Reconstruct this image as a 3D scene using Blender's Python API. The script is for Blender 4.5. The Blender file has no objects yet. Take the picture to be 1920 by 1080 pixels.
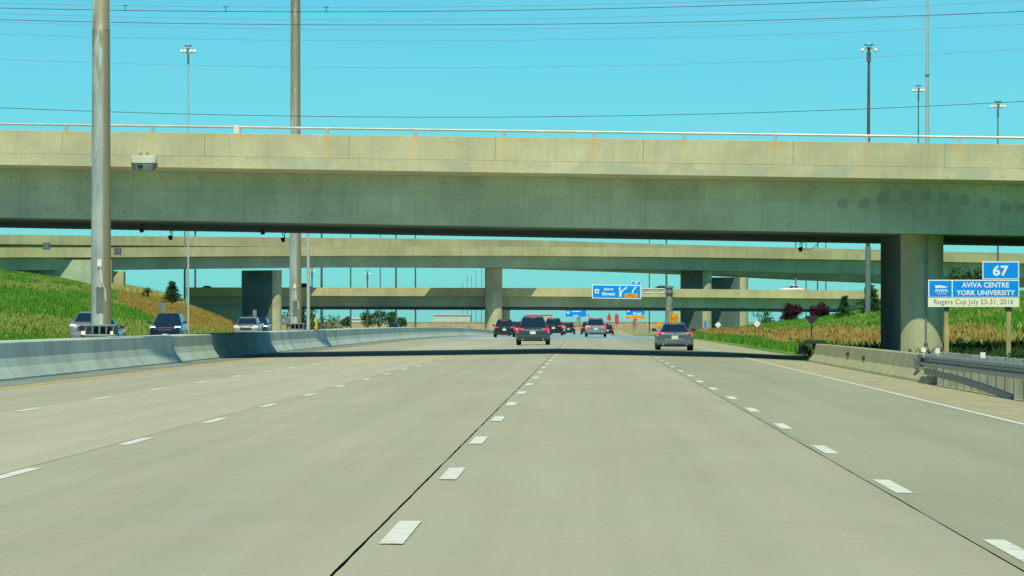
import bpy, bmesh, math, random
import numpy as np
from mathutils import Vector, Matrix
random.seed(7); np.random.seed(7)
SC = bpy.context.scene; COL = SC.collection
F, CX, HY, CH = 8400.0, 1100.0, 600.0, 1.32     # focal length in photo pixels, vanishing point, camera height

# ---------------------------------------------------------------- camera, sky, sun, exposure
cam_d = bpy.data.cameras.new('camera'); cam = bpy.data.objects.new('camera', cam_d); COL.objects.link(cam)
cam.location = (0, 0, CH); cam.rotation_euler = (math.pi/2, 0, 0)
cam_d.sensor_width = 36; cam_d.lens = 36*F/1920; cam_d.shift_x = (960-CX)/1920; cam_d.shift_y = (HY-540)/1920
cam_d.clip_start = 1; cam_d.clip_end = 12000
SC.camera = cam
SUN_EL = math.radians(58); SUN_DX = 0.045
wd = bpy.data.worlds.new('World'); SC.world = wd; wd.use_nodes = True
wn = wd.node_tree; wn.nodes.clear()
sky = wn.nodes.new('ShaderNodeTexSky'); sky.sky_type = 'NISHITA'; sky.sun_disc = False
sky.sun_elevation = SUN_EL; sky.sun_rotation = math.pi; sky.air_density = 0.75; sky.dust_density = 0.32; sky.ozone_density = 7.0; sky.altitude = 0
wt = wn.nodes.new('ShaderNodeMix'); wt.data_type = 'RGBA'; wt.blend_type = 'MULTIPLY'; wt.inputs[0].default_value = 1
wt.inputs[7].default_value = (0.32, 0.90, 0.83, 1)      # the photograph's strong cyan white balance
bg = wn.nodes.new('ShaderNodeBackground'); bg.inputs[1].default_value = 0.13
wo = wn.nodes.new('ShaderNodeOutputWorld')
wn.links.new(sky.outputs[0], wt.inputs[6])
tcw = wn.nodes.new('ShaderNodeTexCoord'); mpw = wn.nodes.new('ShaderNodeMapping'); mpw.inputs['Scale'].default_value = (9, 9, 60); nzw = wn.nodes.new('ShaderNodeTexNoise'); nzw.inputs['Scale'].default_value = 1; nzw.inputs['Detail'].default_value = 5
mrw = wn.nodes.new('ShaderNodeMapRange'); mrw.inputs[1].default_value = .42; mrw.inputs[2].default_value = .85; mrw.inputs[3].default_value = 0; mrw.inputs[4].default_value = .20
clw = wn.nodes.new('ShaderNodeMix'); clw.data_type = 'RGBA'; clw.inputs[7].default_value = (2.6, 5.6, 6.0, 1)      # thin high veil of cloud
wn.links.new(tcw.outputs['Generated'], mpw.inputs[0]); wn.links.new(mpw.outputs[0], nzw.inputs['Vector']); wn.links.new(nzw.outputs['Fac'], mrw.inputs[0]); wn.links.new(mrw.outputs[0], clw.inputs[0])
wn.links.new(wt.outputs[2], clw.inputs[6]); wn.links.new(clw.outputs[2], bg.inputs[0]); wn.links.new(bg.outputs[0], wo.inputs[0])
sl = bpy.data.lights.new('sun', 'SUN'); sl.energy = 3.95; sl.angle = math.radians(0.5); sl.color = (1.0, 0.96, 0.64)
so = bpy.data.objects.new('sun', sl); COL.objects.link(so); so.location = (-10, -50, 80)
so.rotation_euler = Vector((SUN_DX*math.cos(SUN_EL), math.cos(SUN_EL), -math.sin(SUN_EL))).to_track_quat('-Z', 'Y').to_euler()
vs = SC.view_settings; vs.view_transform = 'Standard'; vs.look = 'None'; vs.exposure = 0; vs.gamma = 1; vs.use_curve_mapping = False
SC.cycles.max_bounces = 6; SC.cycles.diffuse_bounces = 3; SC.cycles.glossy_bounces = 3; SC.cycles.use_denoising = True

# ---------------------------------------------------------------- helpers
def P(px, py, Y): return Vector(((px-CX)*Y/F, Y, CH-(py-HY)*Y/F))
def link(o, parent=None):
    COL.objects.link(o)
    if parent: o.parent = parent
    return o
def tag(o, label=None, cat=None, group=None, kind=None):
    if label: o['label'] = label
    if cat: o['category'] = cat
    if group: o['group'] = group
    if kind: o['kind'] = kind
    return o
def empty(name, loc, label, cat, group=None, rz=0):
    o = bpy.data.objects.new(name, None); o.location = loc; o.rotation_euler = (0, 0, rz); o.empty_display_size = .5
    return tag(link(o), label, cat, group)
def obj(name, bm, m, parent=None, smooth=False, loc=None):
    me = bpy.data.meshes.new(name); bm.normal_update(); bm.to_mesh(me); bm.free()
    return objm(name, me, m, parent, smooth, loc)
def objm(name, me, m, parent=None, smooth=False, loc=None):
    if m and not me.materials: me.materials.append(m)
    if smooth: 
        me.polygons.foreach_set('use_smooth', [True]*len(me.polygons))
        if smooth != 'all': me.set_sharp_from_angle(angle=math.radians(38 if smooth is True else smooth))
    o = bpy.data.objects.new(name, me); link(o, parent)
    if loc: o.location = loc
    return o
def copy_tree(o, parent=None):
    c = o.copy(); COL.objects.link(c)
    if parent: c.parent = parent
    for ch in list(o.children): copy_tree(ch, c)
    return c
def B(): return bmesh.new()
def bx(bm, x0, x1, y0, y1, z0, z1, bev=0):
    t = bm if not bev else bmesh.new()
    v = [t.verts.new(p) for p in ((x0,y0,z0),(x1,y0,z0),(x1,y1,z0),(x0,y1,z0),(x0,y0,z1),(x1,y0,z1),(x1,y1,z1),(x0,y1,z1))]
    for f in ((0,3,2,1),(4,5,6,7),(0,1,5,4),(1,2,6,5),(2,3,7,6),(3,0,4,7)): t.faces.new([v[i] for i in f])
    if bev:
        bmesh.ops.bevel(t, geom=t.edges[:], offset=bev, segments=2, affect='EDGES', profile=.6)
        me = bpy.data.meshes.new('tmp'); t.to_mesh(me); t.free(); bm.from_mesh(me); bpy.data.meshes.remove(me)
    return bm
def tube(bm, pts, r, n=8, r2=None, cap=True):
    pts = [Vector(p) for p in pts]; rings = []
    for i, p in enumerate(pts):
        d = (pts[min(i+1, len(pts)-1)]-pts[max(i-1, 0)]).normalized()
        a = Vector((0,0,1)) if abs(d.z) < .9 else Vector((1,0,0))
        u = d.cross(a).normalized(); w = d.cross(u)
        rr = r if r2 is None else r+(r2-r)*i/(len(pts)-1)
        rings.append([bm.verts.new(p+u*rr*math.cos(2*math.pi*k/n)+w*rr*math.sin(2*math.pi*k/n)) for k in range(n)])
    for a, b in zip(rings, rings[1:]):
        for k in range(n): bm.faces.new((a[k], a[(k+1)%n], b[(k+1)%n], b[k]))
    if cap: bm.faces.new(rings[0][::-1]); bm.faces.new(rings[-1])
    return bm
def lathe(bm, prof, n=16, c=(0,0), cap=True):
    rings = [[bm.verts.new((c[0]+r*math.cos(2*math.pi*k/n), c[1]+r*math.sin(2*math.pi*k/n), z)) for k in range(n)] for r, z in prof]
    for a, b in zip(rings, rings[1:]):
        for k in range(n): bm.faces.new((a[k], a[(k+1)%n], b[(k+1)%n], b[k]))
    if cap: bm.faces.new(rings[0][::-1]); bm.faces.new(rings[-1])
    return bm
def loft(bm, rings, cap=True):
    R = [[bm.verts.new(p) for p in r] for r in rings]; n = len(R[0])
    for a, b in zip(R, R[1:]):
        for k in range(n): bm.faces.new((a[k], a[(k+1)%n], b[(k+1)%n], b[k]))
    if cap: bm.faces.new(R[0][::-1]); bm.faces.new(R[-1])
    bmesh.ops.recalc_face_normals(bm, faces=bm.faces[:])
    return bm
def prism(bm, poly, y0, y1):                       # polygon in x,z extruded along y
    a = [bm.verts.new((x, y0, z)) for x, z in poly]; b = [bm.verts.new((x, y1, z)) for x, z in poly]; n = len(poly)
    bm.faces.new(a); bm.faces.new(b[::-1])
    for k in range(n): bm.faces.new((a[k], b[k], b[(k+1)%n], a[(k+1)%n]))
    bmesh.ops.recalc_face_normals(bm, faces=bm.faces[:])
    return bm
def sweep(bm, stations, sect):                     # stations: (origin Vector, normal Vector); section (d, z)
    return loft(bm, [[o+n*d+Vector((0,0,z)) for d, z in sect] for o, n in stations])
def grid_mesh(name, V, nu, nv, m, parent=None, smooth=True):
    me = bpy.data.meshes.new(name)
    idx = np.arange(nu*nv).reshape(nu, nv)
    q = np.stack([idx[:-1,:-1], idx[1:,:-1], idx[1:,1:], idx[:-1,1:]], -1).reshape(-1, 4)
    me.from_pydata(V.tolist(), [], q.tolist()); me.update()
    return objm(name, me, m, parent, 'all' if smooth else False)

# ---------------------------------------------------------------- materials
def mat(name, col=(.5,.5,.5), rough=.6, metal=0, spec=.5, emit=None, es=0, coat=0):
    m = bpy.data.materials.new(name); m.use_nodes = True; b = m.node_tree.nodes['Principled BSDF']
    b.inputs['Base Color'].default_value = (*col, 1); b.inputs['Roughness'].default_value = rough; b.inputs['Metallic'].default_value = metal
    b.inputs['Specular IOR Level'].default_value = spec
    if emit: b.inputs['Emission Color'].default_value = (*emit, 1); b.inputs['Emission Strength'].default_value = es
    if coat: b.inputs['Coat Weight'].default_value = coat; b.inputs['Coat Roughness'].default_value = .06
    return m
class N:
    def __init__(s, m, ref=None):
        s.t = m.node_tree; s.b = s.t.nodes['Principled BSDF']
        tc = s.t.nodes.new('ShaderNodeTexCoord')
        if ref: tc.object = ref
        s.co = tc.outputs['Object']
    def n(s, typ, **kw):
        x = s.t.nodes.new(typ)
        for k, v in kw.items(): setattr(x, k, v)
        return x
    def lk(s, a, b): s.t.links.new(a, b)
    def geo(s, out): return s.n('ShaderNodeNewGeometry').outputs[out]
    def world(s): s.co = s.geo('Position'); return s
    def noise(s, sc=(1,1,1), scale=1, detail=4, rough=.6, loc=(0,0,0)):
        mp = s.n('ShaderNodeMapping'); mp.inputs['Scale'].default_value = sc; mp.inputs['Location'].default_value = loc; s.lk(s.co, mp.inputs[0])
        x = s.n('ShaderNodeTexNoise'); x.inputs['Scale'].default_value = scale; x.inputs['Detail'].default_value = detail; x.inputs['Roughness'].default_value = rough
        s.lk(mp.outputs[0], x.inputs['Vector']); return x.outputs['Fac']
    def ramp(s, f, a, b, va=0, vb=1):
        r = s.n('ShaderNodeMapRange'); r.inputs[1].default_value = a; r.inputs[2].default_value = b; r.inputs[3].default_value = va; r.inputs[4].default_value = vb
        s.lk(f, r.inputs[0]); return r.outputs[0]
    def mix(s, f, a, b, blend='MIX'):
        x = s.n('ShaderNodeMix'); x.data_type = 'RGBA'; x.blend_type = blend
        for i, v in ((0, f), (6, a), (7, b)):
            if isinstance(v, (int, float)): x.inputs[i].default_value = v
            elif isinstance(v, tuple): x.inputs[i].default_value = (*v, 1)
            else: s.lk(v, x.inputs[i])
        return x.outputs[2]
    def math(s, op, a, b=None, c=None):
        x = s.n('ShaderNodeMath', operation=op)
        for i, v in enumerate((a, b, c)):
            if v is None: continue
            if isinstance(v, (int, float)): x.inputs[i].default_value = v
            else: s.lk(v, x.inputs[i])
        return x.outputs[0]
    def xyz(s):
        x = s.n('ShaderNodeSeparateXYZ'); s.lk(s.co, x.inputs[0]); return x.outputs
    def col(s, c): s.lk(c, s.b.inputs['Base Color'])
    def bump(s, f, st=.3, d=.02):
        x = s.n('ShaderNodeBump'); x.inputs['Strength'].default_value = st; x.inputs['Distance'].default_value = d; s.lk(f, x.inputs['Height']); s.lk(x.outputs[0], s.b.inputs['Normal'])
    def rnd(s): return s.n('ShaderNodeObjectInfo').outputs['Random']
def k(c, f): return tuple(x*f for x in c)
CONC = (.47, .41, .30)
def concrete(name, col=CONC, ref=None, streak=.25, patch=.3, objvar=0., rust=None, scale=1.):
    m = mat(name, col, .88, spec=.25); s = N(m, ref)
    if not ref: s.world()
    c = s.mix(s.ramp(s.noise(scale=.35*scale, detail=5), .35, .65), k(col, 1-patch), k(col, 1.08))
    c = s.mix(s.math('MULTIPLY', s.ramp(s.noise((1.6,1.6,.12), 1.3*scale, 4), .48, .72), streak), c, (col[0]*.45, col[1]*.5, col[2]*.55))
    c = s.mix(s.math('MULTIPLY', s.ramp(s.noise(scale=7*scale, detail=3), .35, .75), .22), c, k(col, .6))
    if rust:
        x, y, z = s.xyz(); per, off = rust
        u = s.math('ABSOLUTE', s.math('SUBTRACT', s.math('FRACT', s.math('DIVIDE', s.math('SUBTRACT', x, off-per/2), per)), .5))
        wob = s.math('MULTIPLY', s.noise((3,1,.5), 1, 2), .09)
        msk = s.ramp(s.math('SUBTRACT', u, s.math('SUBTRACT', wob, .03)), .004, .035, 1, 0)
        fade = s.math('MULTIPLY', s.ramp(z, -1.3, -.1, .05, .62), s.ramp(s.noise((.35,1,.6), 1.0, 3, loc=(2,0,7)), .35, .62, .15, 1.15))
        c = s.mix(s.math('MULTIPLY', msk, fade), c, (.66, .44, .17))
        top = s.math('MULTIPLY', s.ramp(z, -.35, 0, 0, 1), s.ramp(s.noise((.9,1,1), 1.1, 4), .45, .68, 0, .6))
        c = s.mix(top, c, (.58, .38, .15))
        gp = s.math('MULTIPLY', s.ramp(s.noise((.5,1,.9), .9, 4, loc=(9,0,3)), .50, .54), s.ramp(z, -.93, -.88, .55, 0))
        c = s.mix(gp, c, (.38, .43, .34))
        wp = s.math('MULTIPLY', s.ramp(s.noise((.6,1,.5), 1.1, 4, loc=(1,4,3)), .57, .70), .45); c = s.mix(wp, c, (.64,.62,.46))
        c = s.mix(s.math('MULTIPLY', s.ramp(s.noise((3,3,.15), 1.4, 3, loc=(6,1,0)), .56, .75), .3), c, (.40,.37,.24))
    if objvar:
        c = s.mix(1.0, c, s.n('ShaderNodeMix', data_type='RGBA').outputs[2], 'MIX') if False else c
        hv = s.n('ShaderNodeHueSaturation'); s.lk(c, hv.inputs['Color']); s.lk(s.ramp(s.rnd(), 0, 1, 1-objvar, 1+objvar), hv.inputs['Value']); c = hv.outputs[0]
    s.col(c); s.bump(s.noise(scale=5, detail=5), .25, .02)
    return m
def metal(name, col, rough=.5, var=.2, m=.6, sc=2):
    mm = mat(name, col, rough, m); s = N(mm).world()
    s.col(s.mix(s.ramp(s.noise((1,1,.3), sc, 4), .35, .7), k(col, 1-var), k(col, 1+var*.5))); return mm
def paint(name, col, rough=.3, metal_=.35):
    m = mat(name, col, rough, metal_, coat=.7); s = N(m)
    s.col(s.mix(s.ramp(s.noise(scale=3, detail=3), .3, .7), k(col, .85), k(col, 1.1))); return m
def leaf(name, c1, c2, c3, big=.05):
    m = mat(name, c1, .75, spec=.2); s = N(m).world()
    c = s.mix(s.ramp(s.noise(scale=big, detail=4), .35, .65), c1, c2)
    c = s.mix(s.math('MULTIPLY', s.geo('Random Per Island'), .65), c, c3); s.col(c)
    s.b.inputs['Transmission Weight'].default_value = 0
    return m
M = {}
M['rubber'] = mat('tyre rubber', (.02,.02,.022), .85)
M['rim'] = mat('alloy rim', (.45,.46,.47), .35, .8)
M['glass'] = mat('dark car glass', (.010,.026,.05), .02, 0, .5)
M['trim'] = mat('black plastic trim', (.025,.027,.03), .6)
M['tail'] = mat('red tail lamp lens', (.85,.012,.03), .2, emit=(1,.015,.06), es=.9)
M['amber'] = mat('lit amber indicator', (.9,.2,.03), .3, emit=(1,.22,.05), es=1.2)
M['headlit'] = mat('lit headlamp', (.9,.85,.7), .2, emit=(1,.84,.5), es=3)
M['headwhite'] = mat('lit white headlamp', (.9,.9,.88), .2, emit=(.9,1,.95), es=3.5)
M['chrome'] = mat('chrome', (.8,.8,.78), .15, .95)
M['plate'] = mat('licence plate white', (.75,.78,.78), .5)
M['white'] = mat('white paint', (.8,.8,.76), .6)
M['signblue'] = mat('blue sign sheeting', (.0,.29,1.0), .45, spec=.3)
M['signwhite'] = mat('white sign sheeting', (.92,.92,.88), .45)
M['cream'] = mat('cream sign sheeting', (.88,.86,.70), .5)
M['signgrey'] = mat('grey sign lettering', (.22,.23,.25), .6)
M['amberplate'] = mat('orange yellow sign sheeting', (.9,.36,.005), .5)
M['black'] = mat('black sign print', (.015,.015,.015), .6)
M['galv'] = metal('galvanised steel', (.30,.34,.34), .45, .25, .5)
M['galvdark'] = metal('dull galvanised steel', (.2,.23,.24), .5, .3, .5)
M['rail'] = metal('aluminium rail', (.62,.63,.60), .4, .15, .5)
M['dark'] = mat('dark equipment housing', (.02,.022,.025), .6)
M['wood'] = metal('weathered timber', (.46,.38,.19), .85, .3, 0, 4)
M['postgrey'] = metal('weathered grey post', (.27,.30,.25), .85, .3, 0, 3)
M['cable'] = mat('overhead cable', (.05,.06,.07), .6); M['palecable'] = mat('thin aluminium cable', (.22,.27,.28), .5)
M['lampglass'] = mat('lamp refractor', (.85,.86,.8), .2)
M['housing'] = metal('white enamel', (.66,.64,.56), .5, .1, 0)
M['red'] = mat('faded red panel', (.62,.05,.06), .6)
M['yellow'] = mat('yellow marker', (.75,.42,.02), .5)
M['bark'] = metal('bark', (.09,.065,.04), .9, .35, 0, 4)
# ---------------------------------------------------------------- ground profile
def sstep(a, b, x): t = np.clip((np.asarray(x, float)-a)/(b-a), 0, 1); return t*t*(3-2*t)
def dip(Y):
    Y = np.asarray(Y, float)
    return np.where(Y < 280, 0, np.where(Y < 750, 1.3*((Y-280)/470)**2, np.where(Y < 850, 1.3+.12*np.sin((Y-750)/100*math.pi/2), 1.42-.75*sstep(850, 1500, Y))))
def roadz(X, Y):
    X = np.asarray(X, float); u = X+1.17
    z = np.where(u > 0, -.02*u, .015*u)
    z = np.where(X > 6.3, -.15-.05*(X-6.3), z)
    z = np.where(X < -15.6, -.2+.003*(X+15.6), z)
    return z-dip(Y)
def rz(X, Y): return float(roadz(X, Y))
def toe(Y): return -33-np.maximum(0, np.asarray(Y, float)-300)*.046
def ground(X, Y):
    X = np.asarray(X, float); Y = np.asarray(Y, float)
    base = np.where(X > 0, roadz(np.full_like(X, 9.4), Y), -.28-dip(Y))
    u = toe(Y)-X
    hl = np.where(u > 0, 9.4*(1-np.exp(-np.maximum(u-.6, 0)*.052)), 0)*1.12
    hl = np.minimum(hl, 9.6)*(1-sstep(716, 748, Y))
    r = X-15; hr = np.where(r > 0, .132*r, 0)+np.where(X > 25, .004*(X-25)**2, 0)
    hr = 5.6*np.tanh(hr/5.6)**1.0*(1-sstep(640, 745, Y))*sstep(150, 260, Y)
    wob = .12*np.sin(X*.31+Y*.05)+.1*np.sin(X*.13-Y*.083)
    off = (u > 1.5)|(X > 11)
    z = base+hl+np.where(X > 0, hr, 0)+np.where(off, wob, 0)
    under = (X < 9.0)&(X > toe(Y)+.5)&(Y < 1650)
    z = np.where(under, np.minimum(roadz(X, Y), roadz(np.full_like(X, -20.), Y))-.35, z)
    far = sstep(900, 1600, Y)
    return z*(1-far)+far*np.where(under, -1.2, -.9)
def gz(X, Y): return float(ground(np.array([X]), np.array([Y]))[0])
m = mat('roadside earth and grass', (.1,.16,.04), .95, spec=.15); s = N(m).world()
x, y, z = s.xyz()
c = s.mix(s.ramp(s.noise(scale=.045, detail=5), .4, .62), (.05,.22,.02), (.27,.29,.09))
c = s.mix(s.ramp(s.noise((1,1,1), .9, 5), .4, .7), c, (.06,.20,.03))
farm = s.ramp(y, 800, 1000)
c = s.mix(farm, c, s.mix(s.noise(scale=.02, detail=4), (.40,.33,.20), (.25,.27,.13))); s.col(c); s.bump(s.noise(scale=1.5, detail=5), .6, .2)
M['ground'] = m
xs = np.concatenate([np.arange(-3000,-200,200), np.arange(-200,-70,6), np.arange(-70,9,1.6), np.arange(9.1,70,1.5), np.arange(70,200,6), np.arange(200,3001,200)])
ys = np.concatenate([np.arange(-60,900,5), np.arange(900,1800,30), np.arange(1800,6001,300)])
GX, GY = np.meshgrid(xs, ys, indexing='ij')
g = grid_mesh('ground', np.stack([GX, GY, ground(GX, GY)], -1).reshape(-1,3), len(xs), len(ys), M['ground']); tag(g, kind='structure')

# ---------------------------------------------------------------- road
def roadmat(name, col, tint, dark=.0):
    m = mat(name, col, .8, spec=.35); s = N(m).world(); x, y, z = s.xyz()
    c = s.mix(s.ramp(s.noise((.5,.06,1), .8, 5), .3, .7), k(col, .86), k(col, 1.08))
    c = s.mix(s.math('MULTIPLY', s.ramp(s.noise((.12,1.1,1), .5, 4), .45, .7), .30), c, tint)          # faint bands across the lanes
    c = s.mix(s.math('MULTIPLY', s.ramp(s.noise((2.2,.012,1), 1, 3, loc=(3,0,0)), .45, .68), .28), c, k(col, .66))   # wheel-track wear
    c = s.mix(s.math('MULTIPLY', s.ramp(s.noise((1,1,1), 14, 4), .3, .75), .30), c, k(col, .62))
    spk = s.ramp(s.noise((1,.35,1), 2.1, 3, loc=(5,2,0)), .70, .76, 0, .35); c = s.mix(spk, c, k(col, .5))
    c = s.mix(s.ramp(s.noise((.5,.10,1), 1.7, 3, loc=(7,7,0)), .5, .75, 0, .30), c, (col[0]*1.12, col[1]*.98, col[2]*.92))
    c = s.mix(s.ramp(s.noise((.6,.12,1), 2.3, 3, loc=(17,3,0)), .5, .75, 0, .30), c, (col[0]*.86, col[1]*1.0, col[2]*1.12))
    c = s.mix(s.ramp(s.noise((1,1,1), 45, 3), .35, .8, 0, .35), c, k(col, .6))
    cut = s.math('ABSOLUTE', s.math('SUBTRACT', s.math('FRACT', s.math('DIVIDE', y, 4.6)), .5)); c = s.mix(s.math('MULTIPLY', s.ramp(cut, .4975, .4985), .28), c, k(col, .45))
    c = s.mix(s.math('MULTIPLY', s.ramp(s.math('ABSOLUTE', s.math('SUBTRACT', s.math('FRACT', s.math('DIVIDE', s.math('ADD', x, 1.32), 3.8)), .5)), .0, .16, 1, 0), s.ramp(s.noise((1.2,.03,1), 1, 4, loc=(0,9,0)), .35, .7, .04, .26)), c, k(col, .62))
    s.col(c); s.bump(s.noise((1,1,1), 30, 4), .2, .012)
    wet = s.math('MULTIPLY', s.ramp(y, 250, 340), s.ramp(s.noise((.14,.012,1), 1, 3, loc=(1,4,0)), .40, .50))    # polished shimmer far along the road
    s.lk(s.ramp(wet, 0, 1, .8, .16), s.b.inputs['Roughness']); return m
M['lane'] = roadmat('pale concrete pavement', (.465,.45,.345), (.54,.47,.34))
M['lane2'] = roadmat('greyer concrete pavement', (.40,.40,.295), (.43,.41,.30))
M['lane3'] = roadmat('pale worn concrete pavement', (.53,.505,.385), (.575,.525,.39))
M['sealant'] = mat('joint sealant', (.018,.02,.02), .7)
M['asph'] = mat('asphalt shoulder', (.12,.13,.125), .9); s = N(M['asph']).world(); s.col(s.mix(s.ramp(s.noise((1,.15,1), 1.2, 5), .3, .7), (.15,.19,.175), (.28,.31,.26)))
M['gravel'] = mat('gravel shoulder', (.4,.38,.26), .95, spec=.1); s = N(M['gravel']).world()
c = s.mix(s.ramp(s.noise((1,.4,1), 1.1, 6), .3, .7), (.38,.36,.24), (.52,.48,.32)); s.col(s.mix(s.ramp(s.noise(scale=11, detail=4), .45, .7), c, (.26,.24,.17))); s.bump(s.noise(scale=12, detail=4), .6, .03)
M['opp'] = roadmat('opposite carriageway concrete', (.34,.33,.27), (.3,.3,.25))
M['paintw'] = mat('white road paint', (.80,.80,.76), .6); s = N(M['paintw']).world()
s.col(s.mix(s.ramp(s.noise((1,1,1), 4, 6, .8), .50, .72), (.78,.78,.73), (.42,.41,.32)))
M['painty'] = mat('yellow road paint', (.62,.36,.04), .65); s = N(M['painty']).world(); s.col(s.mix(s.ramp(s.noise((1,.3,1), 3, 5), .4, .7), (.85,.42,.02), (.6,.40,.10)))
YS = np.concatenate([np.arange(-15,280,4.), np.arange(280,1260,14.)])
def lane(name, xa, xb, dz, m, parent=None, wob=(0,0), ys=YS, nx=3, skirt=False):
    if wob != (0,0) and len(ys) > 20: ys = np.concatenate([np.arange(-15,120,.7), ys[ys >= 120]])
    rows = []
    for i in range(nx):
        t = i/(nx-1); xx = (xa(ys) if callable(xa) else np.full_like(ys, xa))*(1-t)+(xb(ys) if callable(xb) else np.full_like(ys, xb))*t
        w = wob[0] if i == 0 else wob[1] if i == nx-1 else 0
        if w: xx = xx+w*(np.sin(ys*.9+xa)*.4+np.sin(ys*2.3+1+xb)*.35+np.random.randn(len(ys))*.45)
        rows.append(np.stack([xx, ys, roadz(xx, ys)+dz], -1))
    return grid_mesh(name, np.stack(rows).reshape(-1,3), nx, len(ys), m, parent)
road = lane('road', -12.99, 6.32, -.022, M['sealant'], nx=12); tag(road, kind='structure')
JX = [-12.98, -9.12, -5.24, -1.32, 2.42, 6.30]; gap = [0, .003, .006, .009, .007, 0]
for i in range(5):
    lane('concrete_lane', JX[i]+gap[i], JX[i+1]-gap[i+1], 0, M['lane3'] if i == 1 else M['lane2'] if i == 4 else M['lane'], road, (gap[i]*.35, gap[i+1]*.35), nx=4)
lane('yellow_edge_line', -12.82, -12.60, .005, M['painty'], road, nx=2, ys=YS[YS < 640])
lane('white_edge_line', 6.08, 6.19, .005, M['paintw'], road, nx=2, ys=YS[YS < 640])
dash = []
for xc, ph in ((-8.92, 71.8-10.65*6), (-5.12, 29.6-10.65*2), (-1.17, 27.9-10.65), (2.58, 26.9-10.65)):
    for j in range(48):
        y0 = ph+j*10.65; ya = np.linspace(y0-1.5, y0+1.5, 3)
        jit = random.uniform(-.02, .02)
        lane('lane_dash', xc-.072+jit, xc+.072+jit, .004, M['paintw'], road, nx=2, ys=ya)
sh = lane('left_shoulder', -14.9, -12.99, -.005, M['asph'], nx=3); tag(sh, kind='structure')
sh = lane('gravel_shoulder', 6.32, 10.4, -.004, M['gravel'], nx=8); tag(sh, kind='structure')
op = lane('opposite_road', lambda Y: toe(Y)-.2, -16.2, 0, M['opp'], nx=8); tag(op, kind='structure')
# far bright retaining wall where the road bends away
M['wallfar'] = concrete('sunlit far concrete', (.52,.43,.28))
# ---------------------------------------------------------------- median barrier
M['barr'] = concrete('barrier concrete', (.56,.65,.59), streak=.08, patch=.2, objvar=.08)
bar = empty('median_barrier', (-15.5, 60, -.2), 'long grey concrete median barrier with flared foot along the left shoulder', 'barrier')
def barrier_seg(name, ya, yb, x0, side, top, foot, thick, m, parent, n=2):
    # face profile on the +x side (side=1) or -x side (side=-1)
    prof = [(0,0),(0,.08),(.18*1.05,.36),(foot-.03,.58*top),(foot,top-.03),(foot+.03,top),(thick-foot-.03,top),(thick-foot,top-.03),(thick-.19,.36),(thick,.08),(thick,0)]
    rings = []
    for t in range(n+1):
        y = ya+(yb-ya)*t/n; z0 = rz(x0 if side > 0 else x0, y)
        rings.append([(x0-side*d, y, z0-.04+z) for d, z in prof])
    bm = loft(B(), rings); o = obj(name, bm, m, parent)
    if parent: o.location = -Vector(parent.location)
    return o
yb = -12.
while yb < 760:
    ln = 9.0 if yb < 300 else 30
    barrier_seg('barrier_segment', yb+.012, yb+ln-.012, -14.58, 1, 1.0, .30, 1.85, M['barr'], bar); yb += ln
# ---------------------------------------------------------------- right barrier, guardrail
M['barr2'] = concrete('dusty barrier concrete', (.50,.48,.30), streak=.3, patch=.2)
rb = empty('concrete_barrier', (8.5, 145, -.26), 'dusty tan concrete barrier on the right shoulder in front of the near bridge pier', 'barrier')
def rbseg():
    prof = [(0,0),(.02,.1),(.2,.33),(.27,.70),(.29,.73),(.46,.73),(.48,.70),(.6,.33),(.72,0)]
    rings = [[(8.36+d, y, rz(8.4, y)-.03+z*h) for d, z in prof] for y, h in ((109.5,1),(140,1),(164,.98),(170.2,.97))]
    o = obj('barrier_wall', loft(B(), rings), M['barr2'], rb); o.location = -Vector(rb.location)
rbseg()
def loc(o, p): o.location = Vector(o.location)-Vector(p.location); return o
for (y, zz) in ((147, .2), (138.5, .14)): loc(obj('lifting_slot', bx(B(), 8.53, 8.60, y-.35, y+.35, zz-.055, zz+.055), M['dark'], rb), rb)
loc(obj('terminal_cap', bx(bx(B(), 8.30, 8.98, 168.6, 170.6, .42, .56, .02), 8.56, 8.86, 168.9, 170.4, .2, .42), M['trim'], rb), rb)
bm = B(); lathe(bm, [(.01,0),(.17,.01),(.19,.15),(.17,.3),(.01,.31)], 10); bmesh.ops.translate(bm, verts=bm.verts, vec=(8.24,170.4,.02)); t2 = lathe(B(), [(.01,0),(.13,.01),(.14,.1),(.01,.2)], 10)
me = bpy.data.meshes.new('t'); t2.to_mesh(me); t2.free(); n0 = len(bm.verts); bm.from_mesh(me); bm.verts.ensure_lookup_table(); bmesh.ops.translate(bm, verts=bm.verts[n0:], vec=(8.18,170.2,.3))
loc(obj('end_cushion', bm, M['trim'], rb, True), rb)
o = empty('delineator_post', (8.5, 169.2, .5), 'small dark shield-shaped marker on a thin post on top of the right concrete barrier end', 'marker post')
obj('post', tube(B(), [(0,0,.05),(0,0,.75)], .022, 8), M['dark'], o)
obj('marker_plate', prism(B(), [(-.26,.92),(-.22,.98),(.22,.98),(.26,.92),(.05,.68),(-.05,.68)], -.03, 0), M['dark'], o)
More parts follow.
